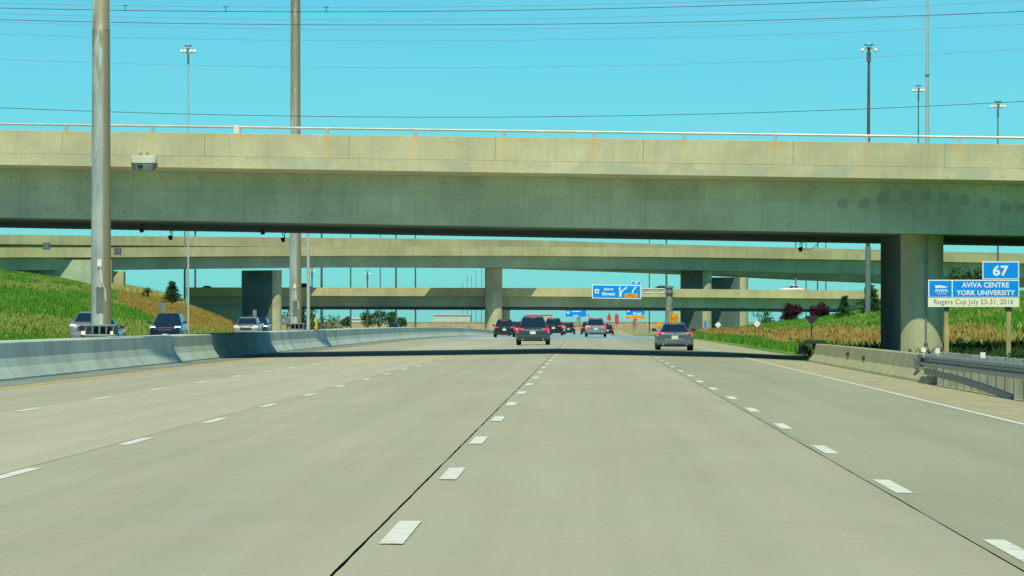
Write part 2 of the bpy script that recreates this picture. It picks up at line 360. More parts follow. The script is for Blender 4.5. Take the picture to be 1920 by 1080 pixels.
# guardrail: W beam, blockouts, posts, rub rail
gr = empty('guardrail', (8.6, 98, -.27), 'steel beam guardrail on closely set grey posts below the blue tournament sign', 'guardrail')
def railx(y): return 8.42+.0004*max(0, 111-y)**1.6
wprof = [(0,.0),(-.02,.02),(-.09,.05),(-.09,.10),(-.0,.14),(-.0,.19),(-.09,.23),(-.09,.28),(-.02,.31),(0,.33),(.012,.33),(-.008,.30),(-.078,.275),(-.078,.235),(.012,.195),(.012,.135),(-.078,.095),(-.078,.055),(-.008,.03),(.012,0)]
rings = [[(railx(y)+a, y, rz(8.4, y)+.42+b) for a, b in wprof] for y in np.arange(20, 112.1, 4)]
loc(obj('beam', loft(B(), rings), M['galv'], gr), gr)
loc(obj('beam_end', bx(B(), railx(111)-.11, railx(111)+.02, 111.9, 112.6, .15, .46, .02), M['galvdark'], gr), gr)
pts = [(railx(y)+.02, y, rz(8.4, y)+h) for y, h in ((111.5,.30),(108,.28),(104,.25),(100,.21),(96,.15),(92,.08),(89.3,.02))]
bm = B()
rings = [[(p[0]-.05, p[1], p[2]-.07),(p[0]-.05, p[1], p[2]+.07),(p[0]+.03, p[1], p[2]+.07),(p[0]+.03, p[1], p[2]-.07)] for p in pts]
loc(obj('rub_rail', loft(bm, rings), M['galvdark'], gr), gr)
pm = None
for i, y in enumerate(np.arange(111, 30, -1.905)):
    x = railx(y)
    if pm is None:
        a = obj('post', bx(B(), -.0, .22, -.1, .1, -.5, .80, .008), M['postgrey'], gr); b = obj('blockout', bx(B(), -.1, .0, -.09, .09, .42, .74, .006), M['postgrey'], gr); pm = (a.data, b.data)
    else:
        a = objm('post', pm[0], None, gr); b = objm('blockout', pm[1], None, gr)
    for q, dx in ((a, .11), (b, .11)): q.location = Vector((x+dx, y, rz(8.4, y)))-gr.location; q.rotation_euler = (random.uniform(-.02,.02), random.uniform(-.02,.02), 0)
loc(obj('connector_shoe', bx(bx(bx(B(), 8.50, 8.64, 114.6, 116.0, .0, .34, .02), 8.44, 8.60, 114.8, 115.9, .24, .34, .03), 8.44, 8.60, 114.8, 115.9, .08, .17, .03), M['galv'], rb), rb)
for px, py, Y in ((1732, 656, 110.8), (1758, 658, 107.2), (1843, 666, 95.8)):
    p = P(px, py, Y); o = bpy.data.objects.new('x', None)
    o = obj('reflector', bx(bx(B(), -.055, .055, -.012, .0, -.06, .06), -.012, .012, 0, .03, -.2, .05), M['white']); o.location = p
    tag(o, {1732:'square white reflector on the guardrail beside the pipe on the pier', 1758:'square white reflector on the guardrail below the left edge of the blue sign', 1843:'square white reflector on the guardrail between the two sign posts'}[px], 'reflector', 'white reflectors on the guardrail')

# ---------------------------------------------------------------- near overpass
ov = empty('overpass_bridge', (0,0,0), 'wide tan concrete overpass nearest to the camera, with steel rail on its parapet', 'bridge')
ax = Vector((1, -.191, -.0217)).normalized(); ay = Vector((.191, 1, 0)).normalized(); az = ax.cross(ay).normalized(); ay = az.cross(ax)
org = Vector((0, 170.63, 8.24)); OM = Matrix((ax, ay, az)).transposed().to_4x4(); OM.translation = org; ov.matrix_world = OM; OMI = OM.inverted()
def ol(px, py, Y=None, d=0):                        # photo pixel on the plane local y=d of the overpass
    r = Vector(((px-CX)/F, 1, -(py-HY)/F)); c0 = Vector((0,0,CH)); n = ay; t = (org+ay*d-c0).dot(n)/r.dot(n); return OMI @ (c0+r*t)
M['parapet'] = concrete('sunlit parapet concrete', (.60,.555,.37), ov, .22, .2, .04, rust=(3.49, -3.24))
M['girder'] = concrete('girder concrete', (.54,.61,.42), ov, .3, .25, .045)
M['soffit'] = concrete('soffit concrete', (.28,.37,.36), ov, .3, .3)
PAN = 5.75; me = None
for i in range(-10, 9):
    x0 = -3.55+i*PAN
    if me is None: o = obj('parapet_panel', bx(B(), .005, PAN-.005, 0, .32, -.9, 0, .012), M['parapet'], ov); me = o.data
    else: o = objm('parapet_panel', me, None, ov)
    o.location = (x0, random.uniform(-.004, .004), 0)
X0, X1 = -61., 49.
bm = loft(B(), [[(x,-.012,-.904),(x,-.012,-1.35),(x,.10,-1.37),(x,1.5,-1.48),(x,30,-1.48),(x,31.4,-1.35),(x,31.4,-.904)] for x in (X0, X1)])
obj('deck_slab', bm, M['parapet'], ov)
obj('rear_parapet', bx(B(), X0, X1, 31.08, 31.38, -.9, 0, .01), M['parapet'], ov)
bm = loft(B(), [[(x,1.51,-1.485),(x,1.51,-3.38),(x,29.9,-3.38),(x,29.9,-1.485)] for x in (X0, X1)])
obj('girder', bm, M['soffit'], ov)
me = None; WP = 2.27
for i in range(-26, 21):
    for r, (za, zb_) in enumerate(((-2.215, -1.483), (-3.385, -2.222))):
        key = (r,)
        if me is None: me = {}
        if r not in me: o = obj('web_panel', bx(B(), .003, WP-.003, 1.48, 1.51, za, zb_), M['girder'], ov); me[r] = o.data
        else: o = objm('web_panel', me[r], None, ov)
        o.location = (-.2+i*WP, random.uniform(-.003, .003), 0)
# tie holes on the web
bm = B()
for i in range(-26, 21):
    for dx in (.35, 1.15, 1.9):
        for z in (-1.75, -3.05):
            if random.random() < .55:
                x = -.2+i*WP+dx+random.uniform(-.1,.1); zz = z+random.uniform(-.04,.04); bx(bm, x-.02, x+.02, 1.473, 1.4795, zz-.02, zz+.02)
o = obj('tie_hole', bm, M['dark'], ov); tag(o, kind='stuff')
M['patch'] = concrete('darker grey cover paint', (.395,.465,.34), ov, .1, .2)
for i, (px, py, r) in enumerate(((1580,382,11),(1620,382,11),(1657,373,13),(1698,368,12),(1735,367,12),(1770,370,12),(1808,376,12),(1845,379,12),(1885,388,12),(1919,391,11))):
    p = ol(px, py, d=1.47); bm = B(); n = 14; rr = r*.0205
    vs_ = [bm.verts.new((p.x+rr*random.uniform(.7,1.1)*math.cos(a), 1.468, p.z+rr*random.uniform(.7,1.1)*math.sin(a))) for a in [2*math.pi*q/n for q in range(n)]]
    f = bm.faces.new(vs_[::-1]); e = bmesh.ops.extrude_face_region(bm, geom=[f]); bmesh.ops.translate(bm, verts=[v for v in e['geom'] if isinstance(v, bmesh.types.BMVert)], vec=(0,.008,0)); bmesh.ops.recalc_face_normals(bm, faces=bm.faces)
    obj('cover_paint_patch', bm, M['patch'], ov)
# rail
obj('rail', tube(B(), [(X0,.15,.25),(X1,.15,.25)], .052, 10), M['rail'], ov, True)
me = None
for i in range(-16, 15):
    if me is None: o = obj('rail_post', bx(bx(B(), -.055,.055,.10,.20,0,.22,.006), -.10,.10,.05,.25,-.0,.02), M['rail'], ov); me = o.data
    else: o = objm('rail_post', me, None, ov)
    o.location = (-3.24+i*3.49, 0, 0)
p = ol(443, 244); obj('rail_splice_box', bx(B(), p.x-.11, p.x+.11, .03, .27, .0, .32, .01), M['white'], ov)
# near pier (parallel to the road) with drain pipe, and one beyond the left edge of the view
M['coat'] = concrete('shade darkened pier side wall', (.15,.225,.25), None, .3, .25)  # darker concrete: shade on the flat pier sides is painted into this colour
def shade_sides(o, dirv):
    d = Vector((dirv[0], dirv[1], 0)).normalized(); o.data.materials.append(M['coat'])  # M['coat'] is the concrete with shade painted into its colour, not a coating
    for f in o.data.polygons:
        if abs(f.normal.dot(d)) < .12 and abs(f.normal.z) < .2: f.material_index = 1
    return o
M['pier'] = concrete('pier concrete', (.57,.55,.38), None, .4, .3)
def stadium(cx, cy, dirv, half, r, n=10):
    d = Vector((dirv[0], dirv[1])).normalized(); p = Vector((-d.y, d.x)); out = []
    for sgn, a0 in ((1, -90), (-1, 90)):
        for q in range(n+1):
            a = math.radians(-60+120*q/n); v = (d*((math.cos(a)-.5)*2*r*.66)+p*(math.sin(a)/.866)*r)*sgn
            c = Vector((cx, cy))+d*(half if sgn > 0 else -half); out.append((c.x+v.x, c.y+v.y))
    return out
def pier(parent, cx, cy, dirv, half, r, z0, z1, m, seam=True):
    bm = loft(B(), [[(x, y, z0) for x, y in stadium(cx, cy, dirv, half, r)], [(x, y, z1) for x, y in stadium(cx, cy, dirv, half, r)]])
    o = shade_sides(obj('pier', bm, m, parent, 18), dirv); o.matrix_parent_inverse = parent.matrix_world.inverted() if parent is ov else Matrix(); return o
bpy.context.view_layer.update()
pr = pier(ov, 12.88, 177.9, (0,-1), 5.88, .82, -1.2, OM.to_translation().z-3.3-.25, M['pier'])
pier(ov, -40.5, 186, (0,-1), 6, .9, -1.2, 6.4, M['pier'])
bm = tube(B(), [(12.98,171.44,-.3),(12.98,171.44,4.55)], .04, 8)
for z in (.4, 1.9, 3.5): lathe(bm, [(.05,z),(.075,z+.02),(.075,z+.07),(.05,z+.09)], 8, (12.98,171.43))
o = obj('drain_pipe', bm, M['galv'], ov, True); o.matrix_parent_inverse = OMI
# round-bottomed sensor housing fixed to the parapet
p = ol(270, 306, d=-.45); o = empty('sensor_housing', OM @ Vector((p.x, -.45, p.z)), 'white sensor housing with dark tapered underside fixed to the parapet right of the near pole', 'sensor')
bm = B(); rings = []
for sx, z in ((.5,.0),(.505,.16),(.49,.27),(.46,.30)): rings.append([(sx*math.copysign(abs(math.cos(a))**.5, math.cos(a)), .38*math.copysign(abs(math.sin(a))**.5, math.sin(a)), z) for a in [2*math.pi*q/20 for q in range(20)]])
obj('housing_shell', loft(bm, rings), M['housing'], o, True)
bm = B(); rings = []
for sx, z in ((.40,-.26),(.46,-.18),(.495,-.002)): rings.append([(sx*math.copysign(abs(math.cos(a))**.5, math.cos(a)), .36*math.copysign(abs(math.sin(a))**.5, math.sin(a)), z) for a in [2*math.pi*q/20 for q in range(20)]])
obj('lower_cover', loft(bm, rings), M['galvdark'], o, True)
bm = B(); lathe(bm, [(.02,-.275),(.13,-.27),(.15,-.20),(.12,-.12)], 12); bmesh.ops.translate(bm, verts=bm.verts, vec=(-.1,-.26,.06)); obj('lens', bm, M['dark'], o, True)
bm = B()
for x in (-.18,-.11,.08,.15): bx(bm, x-.018, x+.018, .1, .14, .30, .42)
bx(bm, -.3, .3, .12, .5, .05, .2); obj('bracket', bm, M['galvdark'], o)
# small cameras hanging under the rear edge
for px, py, lab, hook in ((319,443,'small black camera hanging under the near overpass right of the left foreground pole',-1),(530,447,'small black camera hanging under the near overpass just left of the second tall pole',-1),(1500,467,'small black camera with a drooping cable hanging under the near overpass on the right',1),(265,424,'dark bracket under the near overpass soffit left of the hanging cameras',0),(492,427,'dark bracket under the near overpass soffit between the two hanging cameras',0)):
    d = 30.2 if hook else 12.; p = ol(px, py, d=d); p.z = min(p.z, -3.39)
    w = OM @ Vector((p.x, d, -3.38))
    o = empty('hanging_camera' if hook else 'soffit_bracket', w, lab, 'camera' if hook else 'bracket', 'cameras under the near overpass' if hook else None)
    drop = .34 if hook else .28
    obj('bracket_arm', tube(tube(B(), [(0,0,.0),(0,0,-.12)], .025, 6), [(0,0,-.02),(.2,.0,.0)], .012, 6), M['dark'], o)
    bm = bx(B(), -.075, .075, -.16, .16, -.17, .03, .02); bmesh.ops.rotate(bm, verts=bm.verts, matrix=Matrix.Rotation(-.35,3,'Y')); bmesh.ops.translate(bm, verts=bm.verts, vec=(-.02,0,-drop+.1)); obj('camera_body', bm, M['dark'], o)
    if hook: obj('side_plate', bx(B(), .06, .10, -.05, .05, -drop-.08, -.06), M['dark'], o)
    if hook > 0: obj('cable', tube(B(), [(.1+.75*t, 0, -.26-.10*math.sin(t*3.1)*1.2+.27*t**1.6) for t in np.linspace(0,1,9)], .016, 6), M['cable'], o)

# ---------------------------------------------------------------- the two flyover ramps and the lower bridge behind
SK = .8; dF = Vector((1,SK,0)).normalized(); nF = Vector((-SK,1,0)).normalized()
M['fly'] = concrete('flyover parapet concrete', (.60,.55,.32), None, .35, .2, scale=.5)
M['flyg'] = concrete('flyover girder concrete', (.48,.55,.40), None, .3, .25, scale=.5)
def flyover(name, label, x_at, prof, bot, y0=746.3, width=10.5, xr=(-150,150), hp=1.5, oh=1.15):
    # prof / bot: height of the parapet top and of the girder soffit read along the deck
    o = empty(name, (0, y0, 0), label, 'bridge', None)
    def conv(t):
        xs_, zs_ = [], []
        for px, py in t:
            sl_ = (px-CX)/F; Y = (y0-SK*x_at)/(1-SK*sl_); xs_.append(sl_*Y); zs_.append(CH-(py-HY)*Y/F)
        return xs_, zs_
    PT, PB = conv(prof), conv(bot); stp, stg = [], []
    for X in np.arange(xr[0], xr[1]+1, 6):
        pp = Vector((X, SK*(X-x_at), 0)); zt = np.interp(X, *PT); zb2 = np.interp(X, *PB)
        stp.append((pp+Vector((0,0,zt)), nF)); stg.append((pp, nF, zt, zb2))
    w = width
    obj('near_parapet', sweep(B(), stp, [(0,0),(0,-hp),(.02,-hp-.04),(.28,-hp-.04),(.28,0)]), M['fly'], o)
    obj('far_parapet', sweep(B(), stp, [(w,0),(w,-hp),(w-.28,-hp),(w-.28,0)]), M['fly'], o)
    obj('deck_slab', sweep(B(), stp, [(.285,-1.0),(.285,-hp-.04),(1.3,-hp-.12),(w-1.3,-hp-.12),(w-.285,-hp-.04),(w-.285,-1.0)]), M['flyg'], o)
    bm = loft(B(), [[a+n*oh+Vector((0,0,t-hp-.13)), a+n*(oh+.2)+Vector((0,0,b)), a+n*(w-oh-.2)+Vector((0,0,b)), a+n*(w-oh)+Vector((0,0,t-hp-.13))] for a, n, t, b in stg])
    obj('girder', bm, M['flyg'], o)
    return o
fa = flyover('flyover_bridge', 'long concrete flyover ramp crossing the whole view just below the near overpass soffit', -8.9, ((-100,464),(235,464),(450,462.5),(700,462),(1000,462.5),(1300,466),(1600,471),(1900,478)), ((-100,507),(235,506),(450,503),(700,500.5),(1000,502),(1270,505),(1400,508.5),(1600,513),(1900,520)))
fb = flyover('flyover_bridge', 'farther flyover ramp whose tan parapet shows above the nearer ramp', -44.7, ((-100,438),(100,441),(235,442.5),(450,444.5),(700,446.5),(1000,450),(1250,458),(1400,462),(1600,467),(1900,475)), ((-100,490),(700,497),(1000,502),(1250,510),(1400,516),(1540,523),(1700,530),(1900,538)), xr=(-150,170), oh=2.7, width=14.5)
def fpier(par, px, halfpx, Yc, z1, half, r, dirv, z0=-3.5):
    x = (px-CX)*Yc/F; bm = loft(B(), [[(a, b-par.location.y, z) for a, b in stadium(x, Yc, dirv, half, r, 12)] for z in (z0, z1)]); return shade_sides(obj('pier', bm, M['pier'], par, 18), dirv)
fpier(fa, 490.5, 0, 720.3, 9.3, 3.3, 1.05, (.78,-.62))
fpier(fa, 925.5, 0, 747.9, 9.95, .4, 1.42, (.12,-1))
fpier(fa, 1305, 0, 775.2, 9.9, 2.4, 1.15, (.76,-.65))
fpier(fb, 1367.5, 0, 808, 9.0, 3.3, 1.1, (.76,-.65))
# abutment under the left end
obj('abutment', bx(bx(B(), -84, -74.5, 700.2-747, 708-747, 3.5, 9.0), -84, -72.0, 697.2-747, 700-747, 3.5, 8.9, .02), M['fly'], fa)
obj('wing_wall', bx(B(), -112, -73.2, 691-747, 694-747, 5, 10.6), M['flyg'], fa)
for px, py in ((89,461.5),(223,471.5)):
    q = P(px, py, 680 if px < 100 else 689); obj('joint_cover', bx(bx(B(), q.x-.30, q.x+.30, q.y-747-.5, q.y-747+1.5, q.z-.55, q.z+.55), q.x-.62, q.x-.305, q.y-747-.45, q.y-747+1.4, q.z-.5, q.z+.5), M['galvdark'], fa)
lb = empty('lower_bridge', (0, 750, 0), 'low concrete bridge running level under the flyovers, its parapet half in shadow', 'bridge')
PX = ([-70,-44,-9,13,45,120],[6.78,6.76,6.68,6.55,6.27,5.8]); stp, stg = [], []
for X in list(np.arange(-67, 121, 5.5)):
    zt = np.interp(X, *PX); stp.append((Vector((X, 0, zt)), Vector((0,1,0)))); 
obj('near_parapet', sweep(B(), stp, [(0,0),(0,-1.4),(.25,-1.42),(.28,0)]), M['fly'], lb)
obj('far_parapet', sweep(B(), stp, [(9.2,0),(9.2,-1.4),(8.92,-1.4),(8.92,0)]), M['fly'], lb)
obj('deck_slab', sweep(B(), stp, [(.285,-1.0),(.285,-1.42),(8.9,-1.42),(8.9,-1.0)]), M['flyg'], lb)
M['soffit_shade'] = concrete('shade dark soffit beam', (.10,.125,.135), None, .3, .3)  # added beam, coloured dark to stand for the shade under the deck
obj('girder', sweep(B(), stp, [(1.35,-1.425),(1.4,-3.15),(7.8,-3.15),(7.85,-1.425)]), M['flyg'], lb)
obj('soffit_shade_beam', sweep(B(), stp, [(1.7,-3.155),(1.7,-3.68),(7.7,-3.68),(7.7,-3.155)]), M['soffit_shade'], lb)
fz = lambda px, Yc, z1, half, r: obj('pier', loft(B(), [[(a, b-750, z) for a, b in stadium((px-CX)*Yc/F, Yc, (0,-1), half, r)] for z in (-3, z1)]), M['pier'], lb, True)
fz(947, 754.8, 3.4, 2.6, .75); fz(1480, 755, 3.1, 2.5, .8)
obj('abutment', bx(B(), -70.5, -55, .95, 8.3, -3, 3.6), M['flyg'], lb)
rw = tag(obj('retaining_wall', bx(bx(B(), -95, 28, 1300, 1301, -2.5, .55), -95, 28, 1299.9, 1301.1, .56, .75), M['wallfar']), 'long low sunlit concrete wall far off where the road bends left', 'wall')
# ---------------------------------------------------------------- tall poles in the median
M['pole'] = mat('weathered galvanised pole', (.4,.43,.42), .5, .25); s = N(M['pole']); x, y, z = s.xyz()
c = s.mix(s.ramp(s.noise((1,1,.25), 2.2, 5), .35, .65), (.36,.40,.40), (.60,.66,.64))
rustside = s.math('MULTIPLY', s.ramp(x, .05, .12), s.ramp(s.noise((1,1,.1), 1.5, 3), .3, .6, .8, 1))
rustup = s.math('MULTIPLY', s.ramp(z, 5.0, 9.5), s.ramp(s.noise((2,1,.3), 2.4, 5), .60, .50, .0, .8))
c = s.mix(s.math('MAXIMUM', s.math('MULTIPLY', rustside, .95), rustup), c, (.31,.25,.13)); s.col(c)
def lamp_head(o, z, r, n, name='lamp', m1='lampglass'):
    obj('head_frame', lathe(lathe(B(), [(.06,z-.05),(r*.35,z+.05),(r*.3,z+.16),(.06,z+.2)], 12), [(r*.2,z+.35),(r*.55,z+.42),(r*.5,z+.52),(.05,z+.55)], 12), M['galvdark'], o, True)
    me = None
    for i in range(n):
        if me is None:
            bm = B(); lathe(bm, [(.03,.05),(.12,.0),(.19,-.14),(.20,-.24),(.12,-.3)], 10); tube(bm, [(0,0,0),(-r*.7,0,.05)], .03, 5)
            q = obj(name, bm, M[m1], o, True); me = q.data
        else: q = objm(name, me, None, o)
        a = 2*math.pi*(i+.5)/n; q.location = (r*math.cos(a), r*math.sin(a), z); q.rotation_euler = (0,0,a)
def big_pole(Y, px, lab, r0, zb, top=27):
    x = (px-CX)*Y/F; o = empty('high_mast_pole', (x, Y, zb), lab, 'light pole', 'tall poles standing in the median')
    r = lambda z: r0*(1-.0125*z)
    seg = [(r0*1.0,.36),(r(3),3),(r(9.8),9.8)]
    obj('shaft', lathe(B(), seg, 20), M['pole'], o, True)
    obj('upper_shaft', lathe(B(), [(r(9.8)*1.03,9.75),(r(9.8)*.96,9.79),(r(18),18),(r(top),top)], 20), M['pole'], o, True)
    obj('base_plate', bx(B(), -.52,.52,-.5,.5,.30,.36,.01), M['galv'], o); obj('foot_plate', bx(B(), -.50,.50,-.5,.5,-.02,.05,.01), M['galv'], o)
    me = None
    for i in range(12):
        if me is None: q = obj('stiffener', prism(B(), [(-.02,.05),(.02,.05),(.035,.30),(-.035,.30)], -.01, .05), M['galvdark'], o); me = q.data
        else: q = objm('stiffener', me, None, o)
        a = [(-.44,-.47),(-.22,-.47),(0,-.47),(.22,-.47),(.44,-.47),(.46,-.2),(.46,.1),(.46,.4),(0,.45),(-.46,.4),(-.46,.1),(-.46,-.2)][i]; q.location = (*a, 0)
    obj('ballast_drum', lathe(B(), [(.30,.05),(.30,.29)], 14), M['dark'], o)
    obj('hand_hole_cover', bx(B(), -.12,.10,-r0-.03,-r0+.05,.75,1.55,.015), M['galvdark'], o)
    obj('cable_box', bx(tube(B(), [(.0,-r0-.02,2.3),(.06,-r0-.03,1.7),(.16,-r0*.86,1.45),(.17,-r0*.8,1.1)], .02, 6), -.08,.06,-r0-.06,-r0+.05,2.2,2.42,.01), M['white'], o)
    lamp_head(o, top, 1.2, 8); return o
big_pole(143, 189.5, 'tall weathered steel pole with rusty right side, nearest and leftmost, on the median barrier', .325, .82)
p2 = big_pole(238, 554, 'second tall steel pole rising from the median barrier behind the near overpass', .325, .80)
def high_mast(px, Y, ytop, lab, r0, m, head=1.0, n=6, group='high mast lights beyond the near overpass', lean=0., zbase=None, heads=True):
    x = (px-CX)*Y/F; zt = CH+(HY-ytop)*Y/F; zb = gz(x, Y)-.3 if zbase is None else zbase; h = zt-zb
    o = empty('high_mast_light', (x, Y, zb), lab, 'light pole', group); o.rotation_euler = (0, lean, 0)
    obj('shaft', lathe(B(), [(r0,0),(r0*.8,h*.45),(r0*.5,h)], 10), m, o, True)
    obj('winch_collar', lathe(B(), [(r0*.62,h-1.6),(r0*.9,h-1.5),(r0*.9,h-.5),(r0*.55,h-.4)], 8), M['galvdark'], o)
    if heads: lamp_head(o, h-.1, head, n)
    return o
M['poledark'] = metal('dark weathered pole', (.12,.12,.12), .6, .35, .2)
M['polepale'] = metal('pale galvanised pole', (.55,.57,.52), .5, .12, .1)
high_mast(353, 470, 92, 'slender grey high mast light on the left with a ring of lamps above the overpass', .115, M['polepale'], .75, 8)
h = high_mast(1627, 500, 90, 'dark high mast light on the right with lamps on spreading arms', .27, M['poledark'], 1.05, 4, lean=.004)
obj('lower_sleeve', lathe(B(), [(.32,0),(.31,8.2)], 12), M['galv'], h, True)
high_mast(1722, 560, 166, 'slender high mast light just left of the pale tall mast', .13, M['galvdark'], .75, 8)
high_mast(1871, 540, 196, 'slender high mast light at far right above the overpass', .13, M['galvdark'], .85, 8)
o = high_mast(1738.5, 420, -60, 'very tall pale mast rising out of the picture at upper right', .22, M['polepale'], 1.0, 6)
obj('joint_ring', lathe(B(), [(.2,22.6),(.215,22.62),(.215,22.8),(.2,22.82)], 12), M['galv'], o)
g = 'thin poles seen between the bridges'
for px, Y, yt, r, m, lab, hd in (
    (346.5,710,400,.20,'galv','pale pole right of the conifer seen under the flyover, left of a pair',0),(352,714,410,.15,'poledark','dark pole beside the pale pole right of the conifer',0),(366,775,420,.22,'poledark','dark pole standing left of the left wide pier',0),
    (585,900,506,.22,'poledark','short dark lamp pole with a round head right of the second tall pole',1),(603,820,400,.26,'poledark','thick dark pole just right of the round-headed lamp pole',0),(657.5,1000,420,.2,'poledark','thin pole left of the short stub pole, under the flyover',0),
    (689,900,511,.22,'poledark','short stub pole whose top ends below the flyover',0),(713,1050,400,.16,'galvdark','faint grey thin pole right of the short stub pole',0),(742.5,1000,400,.26,'poledark','dark thin pole above the cluster of far green trees',0),(779,1050,400,.22,'poledark','thin dark pole fourth from the centre pier on its left',0),
    (1217.5,1000,400,.14,'poledark','very thin pole above the blue exit sign',0),(1249.5,1000,400,.26,'poledark','dark pole directly above the exit sign mast',0),(1492,815,400,.20,'postgrey','thick brownish pole right of the right-hand piers',0),(1511.5,900,410,.12,'poledark','thin pole just right of the thick brownish pole',0),(1533,900,410,.17,'poledark','middle thin pole right of the thick brownish pole',0),(1548.5,950,410,.15,'poledark','rightmost thin pole left of the leaning tree',0)):
    high_mast(px, Y, yt, lab, r, M[m], .6, 4, g, heads=True)
for px, yt, Y in ((868,533,2600),(876,517,2500),(884,520,2500),(892.5,510,2400),(903,504,2300)):
    high_mast(px, Y, yt, {868:'tiny far lamp pole, shortest, left of the centre pier',876:'tiny far lamp pole, second from left beside the centre pier',884:'tiny far lamp pole in the middle of five left of the centre pier',892.5:'tiny far lamp pole with bright white lamps beside the centre pier',903:'tiny far lamp pole touching the centre pier'}[px], .18, M['galvdark'], 1.3, 6, 'far lamp poles left of the centre pier')
p = P(578, 622, 249); o = empty('slim_pole', (p.x, p.y, .75), 'slim pale pole on the median just right of the second tall pole', 'pole')
obj('shaft', lathe(B(), [(.095,0),(.075,9.2)], 10), M['polepale'], o, True); obj('base_flange', lathe(B(), [(.18,-.02),(.18,.05)], 10), M['galv'], o); obj('cap', lathe(B(), [(.09,9.2),(.05,9.3)], 8), M['galv'], o)
p = P(593, 618, 257); o = empty('marker_post', (p.x, p.y, .72), 'yellow hazard marker post on the median right of the slim pale pole', 'marker post')
obj('post', bx(B(), -.06,.06,-.03,.03,0,.75,.01), M['yellow'], o); obj('foot', bx(B(), -.12,.12,-.1,.1,0,.06), M['trim'], o)

# ---------------------------------------------------------------- power lines
def wire(pts3, r, name, lab, sp=None, m='cable'):
    (ya, yb, yc) = pts3; A = np.array([[0,0,1],[950**2,950,1],[1920**2,1920,1]], float); co = np.linalg.solve(A, np.array([ya, yb, yc], float))
    Y = 214.; pts = []
    for px in np.linspace(-3600, 5600, 70): pts.append(P(px, co[0]*px*px+co[1]*px+co[2], Y))
    o = obj(name, tube(B(), pts, r*.62, 5), M['palecable' if r < .02 else m], None, True); tag(o, lab, 'power line', 'overhead power lines'); return o, co, Y
W = {}
for key, pts3, r, lab in (('a',(5.6,11.2,-22),.017,'topmost thin overhead wire, upper of the pair joined by spacers'),('b',(15,19.6,-13),.026,'second overhead wire from the top, lower of the pair joined by spacers'),('c',(25,35.5,0.5),.014,'third overhead wire from the top, pale and thin'),('d',(37,46,21.5),.024,'fourth overhead wire from the top, dark and thick'),('e',(41,54.5,20.5),.014,'fifth overhead wire from the top, close under the thick dark one'),('f',(64,75.5,45.5),.014,'sixth overhead wire from the top, thin'),('g',(111,126,92),.014,'seventh overhead wire, alone between the others and the lowest'),('h',(202,219.5,190),.024,'lowest dark overhead wire just above the overpass rail')):
    W[key] = wire(pts3, r, 'power_line', lab)
for px in (235, 423, 612):
    za = np.polyval(W['a'][1], px); zb_ = np.polyval(W['b'][1], px); a = P(px, za, 214); b = P(px, zb_, 214)
    o = obj('wire_spacer', bx(bx(tube(B(), [a, b], .016, 5), a.x-.11, a.x+.11, 213.98, 214.02, a.z-.02, a.z+.02), b.x-.09, b.x+.09, 213.98, 214.02, b.z-.02, b.z+.02), M['cable'])
    tag(o, {235:'spacer between the top pair of wires right of the near pole',423:'spacer between the top pair of wires midway between the two tall poles',612:'spacer between the top pair of wires right of the second tall pole'}[px], 'wire spacer', 'spacers on the power lines')

# ---------------------------------------------------------------- signs
_tx = {}
def text_mesh(s, bold=0.0):
    cu = bpy.data.curves.new('t', 'FONT'); cu.body = s; cu.size = 1; cu.extrude = .004; cu.offset = bold; cu.resolution_u = 3; cu.space_character = 1.02
    o = bpy.data.objects.new('t', cu); COL.objects.link(o); dg = bpy.context.evaluated_depsgraph_get(); me = bpy.data.meshes.new_from_object(o.evaluated_get(dg)); bpy.data.objects.remove(o); me.materials.clear(); return me
def text(s, x0, x1, z0, z1, y, m, parent, bold=.0, name='lettering'):
    me = text_mesh(s, bold); n = len(me.vertices); a = np.zeros(n*3); me.vertices.foreach_get('co', a); a = a.reshape(-1,3)
    mn, mx = a.min(0), a.max(0); out = np.empty_like(a)
    out[:,0] = x0+(a[:,0]-mn[0])/(mx[0]-mn[0])*(x1-x0); out[:,2] = z0+(a[:,1]-mn[1])/(mx[1]-mn[1])*(z1-z0); out[:,1] = y-a[:,2]*.8
    me.vertices.foreach_set('co', out.ravel()); me.update(); return objm(name, me, M[m] if isinstance(m, str) else m, parent)
def plate(name, x0, x1, z0, z1, y, t, m, parent, bev=.0): return obj(name, bx(B(), x0, x1, y, y+t, z0, z1, bev), M[m] if isinstance(m, str) else m, parent)
def poly(name, pts, y, m, parent, t=.006): return obj(name, prism(B(), pts, y-t, y), M[m], parent)
# blue and white event sign on two timber posts
Y = 150.; S = Y/F
o = empty('road_sign', P(1825, 690, Y), 'blue and white tournament exit sign with number tab on two brown posts', 'sign'); c0 = Vector(o.location)
X_ = lambda px: (px-CX)*S-c0.x
Z_ = lambda py: CH-(py-HY)*S-c0.z
for px in (1775, 1891.5):
    zg = gz((px-CX)*S, Y)-.4-c0.z; obj('post', bx(B(), X_(px)-.075, X_(px)+.075, .04, .16, zg, Z_(583), .006), M['wood'], o); obj('post_bracket', bx(B(), X_(px)-.085, X_(px)+.085, .035, .17, Z_(584), Z_(560)), M['dark'], o)
plate('panel', X_(1740.5), X_(1911), Z_(557), Z_(524.5), 0, .03, 'signwhite', o)
plate('number_tab', X_(1842), X_(1911), Z_(523.5), Z_(490), 0, .03, 'signwhite', o)
plate('date_panel', X_(1740), X_(1911), Z_(575.5), Z_(558), -.004, .03, 'cream', o)
plate('blue_field', X_(1742.5), X_(1784.5), Z_(556), Z_(526.5), -.006, .008, 'signblue', o); plate('blue_field', X_(1786.5), X_(1909.5), Z_(556), Z_(526.5), -.006, .008, 'signblue', o)
plate('tab_field', X_(1844), X_(1909), Z_(521.5), Z_(492), -.006, .008, 'signblue', o)
